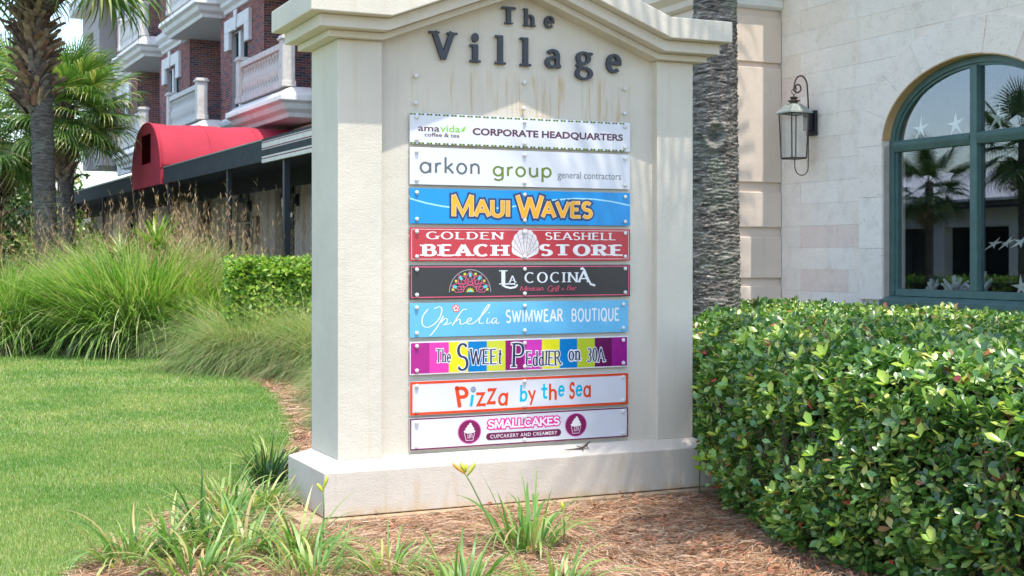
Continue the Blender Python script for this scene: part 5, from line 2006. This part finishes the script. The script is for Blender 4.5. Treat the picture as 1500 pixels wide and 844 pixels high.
sa = thing('striped_awning', 'awning end with white, black and maroon striped valance beside the sign', 'awning', (LO[0], LO[1], 0), LRZ)
zz = 3.17
for h_, mt in ((.06, 'cream_canvas'), (.018, 'maroon'), (.028, 'cream_canvas'), (.11, 'black_canvas'), (.012, 'cream_canvas'), (.02, 'maroon'), (.08, 'cream_canvas'), (.015, 'maroon'), (.012, 'cream_canvas'), (.045, 'black_canvas')):
    MB().box(UA - .045, UA - .005, -17.5, -11.201, zz, zz + h_ - .0004).build('valance_stripe', M[mt], sa)
    zz += h_
MB().prism([(UA - .004, 3.50), (.14, 3.62), (.14, 3.66), (UA - .004, 3.56)], -17.5, -11.201, 'y').build('awning_roof', M['black_canvas'], sa)
for v in (-12.2, -16.2):
    MB().box(UA + .03, UA + .13, v - .05, v + .05, -.05, 3.38).build('awning_post', M['dark_metal'], sa, bevel=.008)
    MB().box(UA + .02, UA + .14, v - .06, v + .06, 3.381, 3.49).build('post_cap', M['cream_canvas'], sa)

ec = thing('entrance_canopy', 'red barrel shaped canvas entrance canopy with dark window in its end', 'canopy', (LO[0], LO[1], 0), LRZ)
BC, BH = -1.62, 1.62


def barrel(v):
    t = max(0, 1 - abs((v - BC) / BH) ** 2.3)
    return 3.56 + 1.12 * t ** .55


bm_ = MB()
N = 26
vsx = [BC - BH * math.cos(PI * i / N) for i in range(N + 1)]
NU = 24
us_ = [UA - .05 + (.25 - UA) * k / NU for k in range(NU + 1)]


def sag(u_, v_):
    f = ((u_ - UA + .05) / (.25 - UA) * 3) % 1.0      # three bays of cloth between hoops
    return -.028 * math.sin(PI * f) ** 2 * (1 - .5 * abs(v_ - BC) / BH) + .006 * math.sin(u_ * 9 + v_ * 7)


bm_.add([(u_, v_, barrel(v_) + sag(u_, v_)) for v_ in vsx for u_ in us_], [(i * (NU + 1) + k, i * (NU + 1) + k + 1, (i + 1) * (NU + 1) + k + 1, (i + 1) * (NU + 1) + k) for i in range(N) for k in range(NU)])
o = bm_.build('barrel_cover', M['red_canvas'], ec, smooth=True)
sd = o.modifiers.new('thick', 'SOLIDIFY')
sd.thickness = .02
sd.offset = -1
ep = MB()
wz0, wz1, wv0, wv1 = 3.74, 4.42, -2.19, -1.09
xs = sorted(set(vsx + [wv0, wv1, BC - BH, BC + BH]))
for a, b in zip(xs[:-1], xs[1:]):
    if a >= wv0 - 1e-6 and b <= wv1 + 1e-6:
        ep.prism([(a, 3.2), (b, 3.2), (b, wz0), (a, wz0)], UA - .07, UA - .051, 'x')
        ep.prism([(a, wz1), (b, wz1), (b, barrel(b)), (a, barrel(a))], UA - .07, UA - .051, 'x')
    else:
        ep.prism([(a, 3.2), (b, 3.2), (b, barrel(b)), (a, barrel(a))], UA - .07, UA - .051, 'x')
ep.build('end_panel', M['red_canvas'], ec)
hp = []
for i in range(N + 1):
    hp.append((UA - .06, vsx[i], barrel(vsx[i]) + .005))
MB().tube(hp, .022, 6).build('piping', M['red_canvas'], ec)
for uu in (UA - .05 + 3.45 / 3, UA - .05 + 3.45 * 2 / 3):
    MB().tube([(uu, vsx[i], barrel(vsx[i]) + .002) for i in range(N + 1)], .010, 6).build('seam', M['red_canvas'], ec)
for s_ in (-1, 1):
    v = BC + s_ * (BH - .02)
    MB().box(UA - .05, UA + .25, v - .015, v + .015, 3.2, 3.58).build('side_skirt', M['red_canvas'], ec)
MB().box(UA + .2, UA + .24, wv0 - .2, wv1 + .2, wz0 - .2, wz1 + .1).build('dark_lining', M['black_canvas'], ec)

# ================================================================== CLIPPED HEDGES
HP = np.array([(3.6, 4.55), (2.45, 5.35), (1.66, 6.65), (1.38, 7.6), (1.26, 8.55), (1.30, 9.0), (1.50, 9.32), (1.47, 10.6), (1.50, 12.0), (1.75, 13.3), (2.5, 14.6), (3.0, 14.95), (3.45, 14.3), (5.85, 9.1), (7.6, 4.9), (5.5, 4.3)])


def poly_in(poly, x, y):
    c = np.zeros(len(x), bool)
    n = len(poly)
    j = n - 1
    for i in range(n):
        xi, yi = poly[i]
        xj, yj = poly[j]
        c ^= ((yi > y) != (yj > y)) & (x < (xj - xi) * (y - yi) / (yj - yi + 1e-12) + xi)
        j = i
    return c


def poly_dist(poly, x, y):
    d = np.full(len(x), 1e9)
    n = len(poly)
    for i in range(n):
        a, b = poly[i], poly[(i + 1) % n]
        ab = b - a
        t = np.clip(((x - a[0]) * ab[0] + (y - a[1]) * ab[1]) / (ab @ ab), 0, 1)
        d = np.minimum(d, np.hypot(x - a[0] - t * ab[0], y - a[1] - t * ab[1]))
    return d


def lump(x, y, z=0):
    return (np.sin(x * 5.1 + 1.3 * np.sin(y * 2.7)) * np.cos(y * 4.3 + z * 5) + .6 * np.sin(x * 11 + y * 7.3 + z * 9)) * .5


def hedge_points(poly, H, nside, ntop, seglist=None, jitter=.10, near=None, botin=.10):
    n = len(poly)
    segs = seglist if seglist is not None else range(n)
    P, N = [], []
    L = np.array([np.hypot(*(poly[(i + 1) % n] - poly[i])) for i in segs])
    c = poly.mean(0)
    for i, l in zip(segs, L):
        k = int(nside * l / L.sum())
        a, b = poly[i], poly[(i + 1) % n]
        t = RNG.random(k)
        z = RNG.uniform(0.02, H, k) ** 1.0
        p = a + (b - a) * t[:, None]
        nn = np.array([(b - a)[1], -(b - a)[0]])
        nn = nn / np.hypot(*nn)
        if (c - (a + b) / 2) @ nn > 0:
            nn = -nn
        s = z / H
        inw = .30 * np.clip((s - .72) / .28, 0, 1) ** 2 + botin * np.clip((.30 - s) / .30, 0, 1) ** 1.3
        dep = inw + np.abs(RNG.normal(0, jitter, k)) * .8 - .065 * lump(p[:, 0], p[:, 1], z)
        q = p - nn * dep[:, None]
        P.append(np.stack([q[:, 0], q[:, 1], z + G], 1))
        up = .25 + .9 * np.clip((s - .7) / .3, 0, 1)
        N.append(np.stack([np.full(k, nn[0]), np.full(k, nn[1]), up], 1))
    x0, y0 = poly.min(0)
    x1, y1 = poly.max(0)
    x = RNG.uniform(x0, x1, ntop * 2)
    y = RNG.uniform(y0, y1, ntop * 2)
    if near is not None:
        k = RNG.random(len(x)) < near(x, y)
        x, y = x[k], y[k]
    k = poly_in(poly, x, y)
    x, y = x[k], y[k]
    d = poly_dist(poly, x, y)
    z = H + .035 * lump(x, y) - .20 * np.clip(1 - d / .60, 0, 1) ** 2 - np.abs(RNG.normal(0, jitter * .7, len(x)))
    P.append(np.stack([x, y, z + G], 1))
    N.append(np.stack([RNG.normal(0, .3, len(x)), RNG.normal(0, .3, len(x)), np.ones(len(x))], 1))
    return np.concatenate(P), np.concatenate(N)


hedge = thing('clipped_hedge', 'large glossy green clipped hedge with a few red leaves right of the sign', 'hedge', (3.2, 8.0, G))
HO = np.array([3.2, 8.0, G])
P, N = hedge_points(HP, 1.16, 10000, 13500, seglist=[0, 1, 2, 3, 4, 5, 6, 7, 8, 9, 10], jitter=.13, near=lambda x, y: np.clip(1.25 - (y - 4) / 11, .35, 1) * (np.abs(x) < .43 * y + .4))
k = (np.abs(P[:, 0]) < .43 * P[:, 1] + .5) & (np.hypot(P[:, 0] - 1.865, P[:, 1] - 12.25) > .30)
P, N = P[k], N[k]
# leaves sit in whorls round the twig tips, opened towards the light
nt_ = len(P)
A = norm(norm(N) * .55 + np.array([0, 0, .62]) + RNG.normal(0, .30, N.shape))
B = norm(np.cross(A, RNG.normal(0, 1, A.shape)))
C_ = np.cross(A, B)
size = RNG.uniform(.040, .070, nt_)
PP, XX, ZZ, SS = [], [], [], []
for j_ in range(6):
    ph = 2 * PI * j_ / 6 * 2.4 + RNG.uniform(-.35, .35, nt_)
    op = R(1) * RNG.uniform(38, 88, nt_)
    rad_ = B * np.cos(ph)[:, None] + C_ * np.sin(ph)[:, None]
    XX.append(A * np.cos(op)[:, None] + rad_ * np.sin(op)[:, None])
    ZZ.append(A * np.sin(op)[:, None] - rad_ * np.cos(op)[:, None] + RNG.normal(0, .14, A.shape))
    PP.append(P - A * (.009 * j_) + rad_ * .004)
    SS.append(size * RNG.uniform(.75, 1.2, nt_))
P, X, Z, S = np.concatenate(PP), norm(np.concatenate(XX)), np.concatenate(ZZ), np.concatenate(SS)
Z = norm(Z - X * np.sum(X * Z, 1)[:, None])
Y = np.cross(Z, X)
o = scatter('foliage', LEAF_V, LEAF_F, P - HO, X, Y, Z, S, M['hedge_leaf'], hedge)
o['kind'] = 'stuff'
# dark twiggy inside
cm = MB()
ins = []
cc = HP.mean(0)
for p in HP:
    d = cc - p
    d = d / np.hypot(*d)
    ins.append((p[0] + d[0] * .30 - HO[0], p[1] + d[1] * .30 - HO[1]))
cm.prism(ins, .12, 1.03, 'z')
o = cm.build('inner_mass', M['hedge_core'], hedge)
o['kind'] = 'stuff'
tw = MB()
rr_ = random.Random(4)
for k in range(420):
    i = rr_.choice([1, 2, 3, 4, 5, 7])
    t = rr_.random()
    a = HP[i] + (HP[i + 1] - HP[i]) * t
    d = np.array([1.0, .1])
    b0 = (a[0] + .28 - HO[0], a[1] - HO[1] + rr_.uniform(-.05, .05), rr_.uniform(0, .15))
    b1 = (a[0] + .12 - HO[0] + rr_.uniform(-.1, .1), a[1] - HO[1] + rr_.uniform(-.15, .15), rr_.uniform(.3, .6))
    b2 = (b1[0] - rr_.uniform(-.05, .1), b1[1] + rr_.uniform(-.2, .2), b1[2] + rr_.uniform(.1, .4))
    tw.tube([b0, b1, b2], [.006, .004, .002], 3)
o = tw.build('twigs', M['twig'], hedge)
o['kind'] = 'stuff'
# the leaves that catch the eye, one by one
LM = {k: np_mesh('leaf', np.array(LEAF_V), np.array(LEAF_F), M[k]) for k in ('shoot_leaf', 'red_leaf', 'green_leaf')}


def one_leaf(p, x, z, s, m):
    x = Vector(x).normalized()
    z = Vector(z)
    z = (z - x * z.dot(x)).normalized()
    y = z.cross(x)
    o = link_mesh('leaf', LM[m], None, hedge)
    mt = Matrix((x, y, z)).transposed().to_4x4()
    mt.translation = Vector(p) - Vector(HO)
    o.matrix_local = mt @ Matrix.Scale(s, 4)
    return o


def side_pt(t, z):
    """a point on the visible flank, t 0..1 from the camera end to the sign end"""
    seg = [1, 2, 3, 4]
    q = t * len(seg)
    i = min(int(q), len(seg) - 1)
    a, b = HP[seg[i]], HP[seg[i] + 1]
    f = q - i
    p = a + (b - a) * f
    inw = .10 * max(0, (.36 - z) / .36) ** 1.3 + .16 * max(0, (z - .95) / .22) ** 2
    return (p[0] + inw - .015, p[1], z + G)


nl_ = 0
for k in range(34):
    t, z = rr_.random() ** .9, rr_.uniform(.08, 1.12)
    p = side_pt(t, z)
    up = Vector((-.6, -.35, .8))
    nleaf = rr_.choice([3, 4, 5])
    for j in range(nleaf):
        a = 2 * PI * j / nleaf + rr_.random()
        side = up.cross(Vector((0, 0, 1))).normalized()
        oth = up.cross(side).normalized()
        d = up * .8 + side * math.cos(a) + oth * math.sin(a)
        one_leaf((p[0] - .02, p[1], p[2]), d, up + Vector((rr_.uniform(-.2, .2), 0, .2)), rr_.uniform(.05, .085), 'shoot_leaf')
        nl_ += 1
for k in range(24):
    p = side_pt(rr_.random(), rr_.uniform(.05, 1.1))
    one_leaf((p[0] - .01, p[1], p[2]), (rr_.uniform(-1, 1), rr_.uniform(-1, 1), rr_.uniform(-.8, .5)), (-1, rr_.uniform(-.8, 0), rr_.uniform(0, .8)), rr_.uniform(.035, .055), 'red_leaf')
    nl_ += 1
while nl_ < 290:
    p = side_pt(rr_.random(), rr_.uniform(.05, 1.12))
    one_leaf((p[0] - .015, p[1], p[2]), (rr_.uniform(-1, .3), rr_.uniform(-1, 1), rr_.uniform(-.2, 1)), (-1, rr_.uniform(-.8, .2), rr_.uniform(.1, .9)), rr_.uniform(.05, .08), 'green_leaf')
    nl_ += 1

# small bright hedge by the building
H2 = np.array([(-4.1, 19.3), (-1.3, 20.5), (-1.6, 21.2), (-4.35, 20.2)])
h2 = thing('low_hedge', 'bright yellow-green clipped hedge below the striped awning left of the sign', 'hedge', (-4, 23, G))
P, N = hedge_points(H2, 1.60, 15000, 9000, seglist=[0, 3], jitter=.10)
X, Y, Z = frames(norm(N), .6)
o = scatter('foliage', LEAF4_V, LEAF4_F, P - np.array([-4, 23, G]), X, Y, Z, RNG.uniform(.06, .11, len(P)), M['hedge2_leaf'], h2)
o['kind'] = 'stuff'
cc = H2.mean(0)
MB().prism([(cc[0] + (p[0] - cc[0]) * .9 + 4, cc[1] + (p[1] - cc[1]) * .72 - 23) for p in H2], .1, 1.45, 'z').build('inner_mass', M['hedge_core'], h2)['kind'] = 'stuff'

H3 = np.array([(-15.0, 15.5), (-10.2, 26.5), (-11.0, 27.0), (-15.8, 16.0)])
h3 = thing('verge_hedge', 'green verge hedge out of frame on the left, mirrored low in the arched window', 'hedge', (-13, 21, G))
P, N = hedge_points(H3, 1.15, 9000, 6000, seglist=[0, 2], jitter=.08)
X, Y, Z = frames(norm(N), .6)
o = scatter('foliage', LEAF4_V, LEAF4_F, P - np.array([-13, 21, G]), X, Y, Z, RNG.uniform(.09, .14, len(P)), M['hedge2_leaf'], h3)
o['kind'] = 'stuff'
cc = H3.mean(0)
MB().prism([(cc[0] + (p[0] - cc[0]) * .9 + 13, cc[1] + (p[1] - cc[1]) * .9 - 21) for p in H3], .05, 1.0, 'z').build('inner_mass', M['hedge_core'], h3)['kind'] = 'stuff'

# background shrubs closing the view at the far left
SHRUB_M = [M['frond_dark'], M['hedge2_leaf'], M['frond']]


def shrub(label, x, y, rx, ry, h, n, mi, s0, s1, seed, name='shrub', cat='shrub'):
    t = thing(name, label, cat, (x, y, G), 0, 'shrubs by the far palms')
    rr_ = np.random.default_rng(seed)
    nb = 14
    cx_ = rr_.uniform(-.6, .6, (nb, 3)) * [rx, ry, h * .5] + [0, 0, h * .5]
    rad = rr_.uniform(.3, .5, nb)
    k = rr_.integers(0, nb, n)
    d = norm(rr_.normal(0, 1, (n, 3)))
    r_ = rad[k][:, None] * (1 - .35 * rr_.random((n, 1)) ** 2)
    P = cx_[k] + d * r_ * np.array([rx, ry, h * .6])
    m_ = P[:, 2] > .05
    P, d = P[m_], d[m_]
    X, Y, Z = frames(norm(d + [0, 0, .5]), .5)
    o = scatter('crown', LEAF4_V, LEAF4_F, P, X, Y, Z, rr_.uniform(s0, s1, len(P)), SHRUB_M[mi], t)
    o['kind'] = 'stuff'
    m = MB()
    for q in range(5):
        a = q * 1.3
        m.tube([(0, 0, 0), (math.cos(a) * rx * .3, math.sin(a) * ry * .3, h * .4), (math.cos(a) * rx * .5, math.sin(a) * ry * .5, h * .8)], [.05, .03, .015], 5)
    m.build('stems', M['twig'], t)
    return t


shrub('tall dark evergreen shrub at the far left behind the palms', -17.5, 41, 3.2, 2.0, 4.6, 9000, 0, .14, .24, 21)
shrub('broad mid green shrub between the far left palms', -13.6, 39, 2.2, 1.5, 3.0, 6000, 2, .12, .2, 22)
shrub('bushy green shrub at the far end of the awning', -10.8, 36.5, 1.6, 1.2, 2.4, 5000, 2, .10, .18, 23)
shrub('distant pale green shrub beyond the far left palms', -24.0, 58, 6, 3, 6.5, 9000, 2, .3, .5, 24)

# ================================================================== ORNAMENTAL GRASSES


def grass_clump(label, x, y, r, h, n, m, w, lean=(.05, .75), droop=(.5, 1.5), name='fountain_grass', group='grass clumps along the lawn', under=0, dark=0, seed=0, segs=6, cat='grass clump'):
    t = thing(name, label, cat, (x, y, G), 0, group)
    a = RNG.uniform(0, 2 * PI, n)
    q = np.sqrt(RNG.random(n)) * r
    P = np.stack([np.cos(a) * q, np.sin(a) * q, np.zeros(n)], 1)
    az = a + RNG.normal(0, .5, n)
    L = h * RNG.uniform(.62, 1.18, n)
    le = lean[0] + (lean[1] - lean[0]) * (q / r) * RNG.uniform(.4, 1.2, n)
    dr = RNG.uniform(droop[0], droop[1], n)
    dr = np.where(RNG.random(n) < .16, dr + RNG.uniform(.8, 1.6, n), dr)
    V, F = blades_geo(P, az, L, w * RNG.uniform(.7, 1.3, n), le, dr, segs)
    o = link_mesh('blades', np_mesh('blades', V, F, M[m]), None, t)
    o['kind'] = 'stuff'
    if under:
        a = RNG.uniform(0, 2 * PI, under)
        q = r * RNG.uniform(.6, 1.1, under)
        P = np.stack([np.cos(a) * q, np.sin(a) * q, np.full(under, .02)], 1)
        V, F = blades_geo(P, a + RNG.normal(0, .35, under), h * RNG.uniform(.35, .62, under), w * 1.2 * RNG.uniform(.7, 1.3, under), RNG.uniform(.3, .9, under), RNG.uniform(1.4, 2.3, under), segs)
        o = link_mesh('old_blades', np_mesh('old_blades', V, F, M['blade_under']), None, t)
        o['kind'] = 'stuff'
    return t


grass_clump('biggest fountain of green grass in the middle of the bed, left of the sign', -6.30, 22.6, .85, 2.05, 7500, 'blade_fountain', .026, (.05, .8), (.4, 1.3), under=1500)
grass_clump('large green grass clump left of the biggest one, under the thick palm trunk', -8.6, 22.9, .8, 1.7, 5500, 'blade_fountain', .024, (.05, .9), (.5, 1.4), under=900)
grass_clump('pale grass clump cut by the left edge of the photo', -10.0, 23.4, .8, 1.6, 5500, 'blade_fountain', .024, (.05, .9), (.5, 1.5), under=900)
grass_clump('green grass clump half hidden behind the biggest one, on its right', -5.25, 22.8, .7, 1.75, 5000, 'blade_fountain', .020, (.05, .9), (.5, 1.4), under=600)
grass_clump('green grass clump behind, between the thick trunk and the biggest clump', -7.35, 23.9, .8, 1.75, 5000, 'blade_fountain', .020, (.05, .8), (.4, 1.3))
grass_clump('grass clump rising to the right toward the low hedge', -4.85, 22.0, .6, 1.45, 4200, 'blade_fountain', .018, (.1, .9), (.6, 1.5), under=300)
grass_clump('grass clump at the foot of the thick palm trunk', -9.4, 24.2, .8, 1.75, 4000, 'blade_fountain', .02, (.1, .9), (.6, 1.5))
MU = [(-3.75, 20.5, .40, .72, 'silvery wispy grass next to the biggest green clump'), (-2.9, 19.3, .38, .68, 'silvery wispy grass in front of the low hedge, left one'),
      (-2.1, 18.0, .42, .8, 'silvery wispy grass in front of the low hedge, middle one'), (-1.8, 16.6, .42, .8, 'tan wispy grass near the sign edge, farthest one'),
      (-1.55, 15.2, .40, .75, 'tan wispy grass beside the sign column, second from the back'), (-1.38, 14.0, .36, .7, 'tan wispy grass beside the sign column, third from the back'),
      (-1.38, 12.8, .33, .6, 'low tan wispy grass beside the sign, nearest the plinth'), (-2.9, 19.0, .7, 1.85, 'wispy grass at the foot of the low hedge'),
      (-3.75, 19.15, .5, 1.75, 'wispy grass at the left foot of the low hedge'),
      (-2.1, 18.0, .7, 1.75, 'wispy grass half hidden behind the sign column'), (-1.5, 15.0, .5, .95, 'wispy grass mostly hidden behind the sign')]
for x, y, r, h, lb in MU:
    grass_clump(lb, x, y, r * .9, h * .88, 4200, 'blade_muhly', .0075, (.15, 1.1), (.9, 2.0), 'muhly_grass', 'wispy grasses along the straw edge', segs=7)


def stalks(label, x, y, r, h, n, seed):
    """tall brown flowering stalks with narrow seed heads"""
    t = thing('seed_stalks', label, 'grass stalks', (x, y, G), 0, 'brown seed stalks behind the grasses')
    rr_ = np.random.default_rng(seed)
    a = rr_.uniform(0, 2 * PI, n)
    q = np.sqrt(rr_.random(n)) * r
    P = np.stack([np.cos(a) * q, np.sin(a) * q, np.zeros(n)], 1)
    az = a + rr_.normal(0, .6, n)
    L = h * rr_.uniform(.7, 1.15, n)
    le = rr_.uniform(.0, .5, n)
    dr = rr_.uniform(.05, .9, n)
    V, F = blades_geo(P, az, L, np.full(n, .008), le, dr, 6)
    Vs, Fs = [V], [F]
    off = len(V)
    # seed heads: short bristles along the top of each stalk
    tips = V.reshape(n, 14, 3)
    for s_ in range(3, 6):
        for k in range(5):
            f = rr_.random(n)[:, None]
            b = tips[:, 2 * s_] * (1 - f) + tips[:, 2 * s_ + 2] * f
            v2, f2 = blades_geo(b, rr_.uniform(0, 2 * PI, n), np.full(n, .11) * rr_.uniform(.5, 1.3, n), np.full(n, .009), rr_.uniform(.1, .7, n), rr_.uniform(0, .8, n), 2)
            v2[:, 2] = np.maximum(v2[:, 2], 0)
            Vs.append(v2)
            Fs.append(f2 + off)
            off += len(v2)
    o = link_mesh('stalks', np_mesh('stalks', np.concatenate(Vs), np.concatenate(Fs), M['stalk']), None, t)
    o['kind'] = 'stuff'


for i, (x, y, r, h, n, lb) in enumerate([(-7.4, 24.3, .7, 2.55, 60, 'brown seed stalks just right of the thick palm trunk'), (-6.5, 24.4, .8, 2.6, 70, 'brown seed stalks below the far black awning'),
                                         (-5.6, 23.6, .7, 2.5, 55, 'brown seed stalks below the red canopy'), (-4.9, 23.2, .6, 2.55, 55, 'brown seed stalks right of the red canopy, leaning right'),
                                         (-4.55, 22.4, .5, 2.35, 50, 'brown seed stalks beside the low hedge'), (-9.6, 24.8, .8, 2.4, 50, 'brown seed stalks left of the thick palm trunk'),
                                         (-8.1, 24.6, .5, 2.3, 40, 'brown seed stalks between the two palm trunks')]):
    stalks(lb, x, y, r, h + .12, int(n * 2.2), 40 + i)


def rosette(name, label, x, y, n, L, m, w, cat, seed, lean=(.05, 1.2), z0=0.0):
    """stiff sword leaves, each a part"""
    t = thing(name, label, cat, (x, y, G), 0)
    rr_ = random.Random(seed)
    meshes = []
    for k in range(3):
        V, F = blades_geo(np.zeros((1, 3)), np.array([0.0]), np.array([1.0]), np.array([w / L]), np.array([0.0]), np.array([.35 + .15 * k]), 5, twist=np.array([0.0]))
        meshes.append(np_mesh('leaf', V, F, M[m]))
    for k in range(n):
        le = lean[0] + (lean[1] - lean[0]) * rr_.random()
        link_mesh('leaf', meshes[k % 3], None, t, (rr_.uniform(-.05, .05), rr_.uniform(-.05, .05), z0), Euler((0, le, rr_.uniform(0, 2 * PI)), 'XYZ'), (L * rr_.uniform(.75, 1.1),) * 3)


M['yucca'] = leaf_mat('yucca_leaf', [(0, (0.16, 0.30, 0.04)), (.5, (0.24, 0.38, 0.05)), (.8, (.34, .42, .08))], .4, .3, seed='object')
M['variegated'] = leaf_mat('variegated_leaf', [(0, (0.70, 0.72, 0.50)), (.5, (0.50, 0.56, 0.25)), (.8, (.30, .42, .12))], .4, .3, seed='object')
rosette('yucca', 'bright green spiky plant rising above the grasses under the red canopy', -6.3, 23.6, 90, .75, 'yucca', .05, 'yucca', 1, (.25, 1.4), 1.75)
rosette('variegated_plant', 'white striped spiky plant above the biggest grass clump', -6.85, 23.5, 40, .55, 'variegated', .035, 'plant', 2, (.2, 1.4), 1.62)
rosette('variegated_plant', 'yellow-white spiky plant just right of the bright green yucca', -5.95, 23.5, 40, .6, 'variegated', .035, 'plant', 3, (.2, 1.4), 1.55)

# ================================================================== DAYLILIES round the sign foot
LMESH = {}
for mname in ('lily_leaf', 'lily_dark'):
    LMESH[mname] = []
    for k in range(6):
        V, F = blades_geo(np.zeros((1, 3)), np.array([0.0]), np.array([1.0]), np.array([.034 + .007 * (k % 3)]), np.array([.0]), np.array([.35 + .45 * k]), 9, twist=np.array([0.25 * (k % 2)]))
        LMESH[mname].append(np_mesh('leaf', V, F, M[mname]))
_V, _F = blades_geo(np.zeros((1, 3)), np.array([0.0]), np.array([1.0]), np.array([.045]), np.array([.3]), np.array([2.2]), 6, twist=np.array([0.6]))
OLD = np_mesh('withered_leaf', _V, _F, M['lily_old'])


def daylily(label, x, y, n, L, m='lily_leaf', r=.06, seed=0, old=14, lean=(.0, .75), kmin=0):
    t = thing('daylily', label, 'daylily', (x, y, G), 0, 'daylilies round the foot of the sign')
    rr_ = random.Random(seed)
    for k in range(int(n * 2.0)):
        a = rr_.uniform(0, 2 * PI)
        q = r * 1.5 * rr_.random() ** .5
        le = lean[0] + (lean[1] - lean[0]) * (q / r) * rr_.uniform(.2, .8)
        s_ = L * rr_.uniform(.55, 1.2)
        link_mesh('leaf', LMESH[m][rr_.randrange(kmin, 6)], None, t, (math.cos(a) * q, math.sin(a) * q, 0), Euler((rr_.uniform(-.2, .2), le, a + rr_.uniform(-.5, .5)), 'XYZ'), (s_, s_ * rr_.uniform(.8, 1.3), s_))
    for k in range(old):
        a = rr_.uniform(0, 2 * PI)
        q = r * rr_.uniform(.8, 1.3)
        s_ = L * rr_.uniform(.4, .8)
        link_mesh('withered_leaf', OLD, None, t, (math.cos(a) * q, math.sin(a) * q, 0), Euler((0, rr_.uniform(.3, 1.1), a), 'XYZ'), (s_, s_ * .7, s_))
    return t


for i, (x, y, n, L, m, r, lb) in enumerate([
    (-2.02, 7.05, 46, .40, 'lily_leaf', .11, 'leftmost daylily clump at the lawn corner'),
    (-1.86, 7.30, 40, .40, 'lily_leaf', .10, 'daylily clump right of the leftmost one, with yellowing leaves'),
    (-1.60, 6.75, 48, .38, 'lily_leaf', .12, 'daylily clump cut by the bottom edge, second from the left'),
    (-1.72, 7.90, 46, .38, 'lily_leaf', .11, 'daylily clump in the middle of the left row, against the lawn'),
    (-1.47, 7.30, 50, .40, 'lily_leaf', .12, 'dense daylily clump in front of the sign corner'),
    (-1.82, 8.55, 44, .38, 'lily_leaf', .11, 'daylily clump along the lawn edge, halfway to the plinth'),
    (-1.58, 8.45, 40, .36, 'lily_leaf', .10, 'daylily clump just left of the concrete footing'),
    (-1.72, 9.45, 34, .36, 'lily_dark', .08, 'dark green upright daylily at the plinth corner'),
    (-1.83, 10.1, 44, .36, 'lily_leaf', .11, 'farthest daylily clump behind the dark green one'),
    (-1.15, 7.20, 44, .36, 'lily_leaf', .11, 'daylily clump under the yellow bud at the sign corner'),
    (-1.00, 6.70, 36, .34, 'lily_leaf', .11, 'daylily clump cut by the bottom edge below the sign corner'),
    (-0.64, 6.80, 40, .33, 'lily_leaf', .09, 'single daylily clump in the straw before the left half of the plinth'),
    (-0.24, 6.42, 46, .34, 'lily_leaf', .12, 'daylily clump cut by the bottom edge below the middle boards'),
    (0.20, 6.42, 36, .34, 'lily_leaf', .12, 'daylily tufts cut by the bottom edge right of centre')]):
    daylily(lb, x, y, n, L, m, r, 100 + i, lean=(0, .9 if m == 'lily_leaf' else .5), kmin=1 if m == 'lily_leaf' else 0)
daylily('tallest daylily clump standing before the centre of the plinth', .09, 7.35, 40, .43, 'lily_leaf', .10, 130, old=26, lean=(0, .7))
daylily('two stiff dark leaves of a daylily standing above the left clumps', -1.70, 7.35, 7, .5, 'lily_dark', .03, 131, old=2, lean=(0, .15))


def flower_stalk(label, p0, pts, buds):
    t = thing('daylily_flower_stalk', label, 'flower stalk', (p0[0], p0[1], G), 0, 'daylily stalks with closed buds')
    MB().tube([(0, 0, 0)] + pts, [.0045] * (len(pts) + 1), 6).build('stem', M['stem_green'], t, smooth=True)
    for (b, d, L, m) in buds:
        d = Vector(d).normalized()
        P = [Vector(b) + d * (L * f) for f in (0, .25, .55, .85, 1)]
        MB().tube([tuple(q) for q in P], [.003, .008, .0115, .008, .002], 8).build('bud', M[m], t, smooth=True)
    return t


flower_stalk('flower stalk with two yellow buds in front of the sign corner', (-1.08, 7.62), [(.005, 0, .18), (.0, 0, .30)],
             [((0, 0, .295), (.35, 0, 1), .085, 'bud_yellow'), ((0, 0, .28), (-.55, 0, .8), .06, 'bud_yellow')])
flower_stalk('leaning flower stalk with orange and yellow buds before the plinth', (-.06, 7.45), [(-.07, 0, .16), (-.17, 0, .36), (-.20, 0, .41)],
             [((-.20, 0, .41), (-.9, 0, .75), .10, 'bud_orange'), ((-.20, 0, .42), (-.45, 0, .9), .065, 'bud_yellow'), ((-.198, 0, .42), (.0, 0, 1), .05, 'bud_yellow'), ((-.19, 0, .40), (.55, 0, .9), .09, 'bud_yellow')])
flower_stalk('short stalk with one yellow bud right of the tallest daylily', (.28, 7.35), [(.01, 0, .14), (.0, 0, .23)], [((0, 0, .225), (-.1, 0, 1), .05, 'bud_yellow')])
flower_stalk('stalk with a yellow bud by the hedge edge, in front of the sign column', (1.27, 9.05), [(.01, 0, .45), (-.02, 0, .67)], [((-.02, 0, .665), (-.3, 0, 1), .05, 'bud_yellow')])
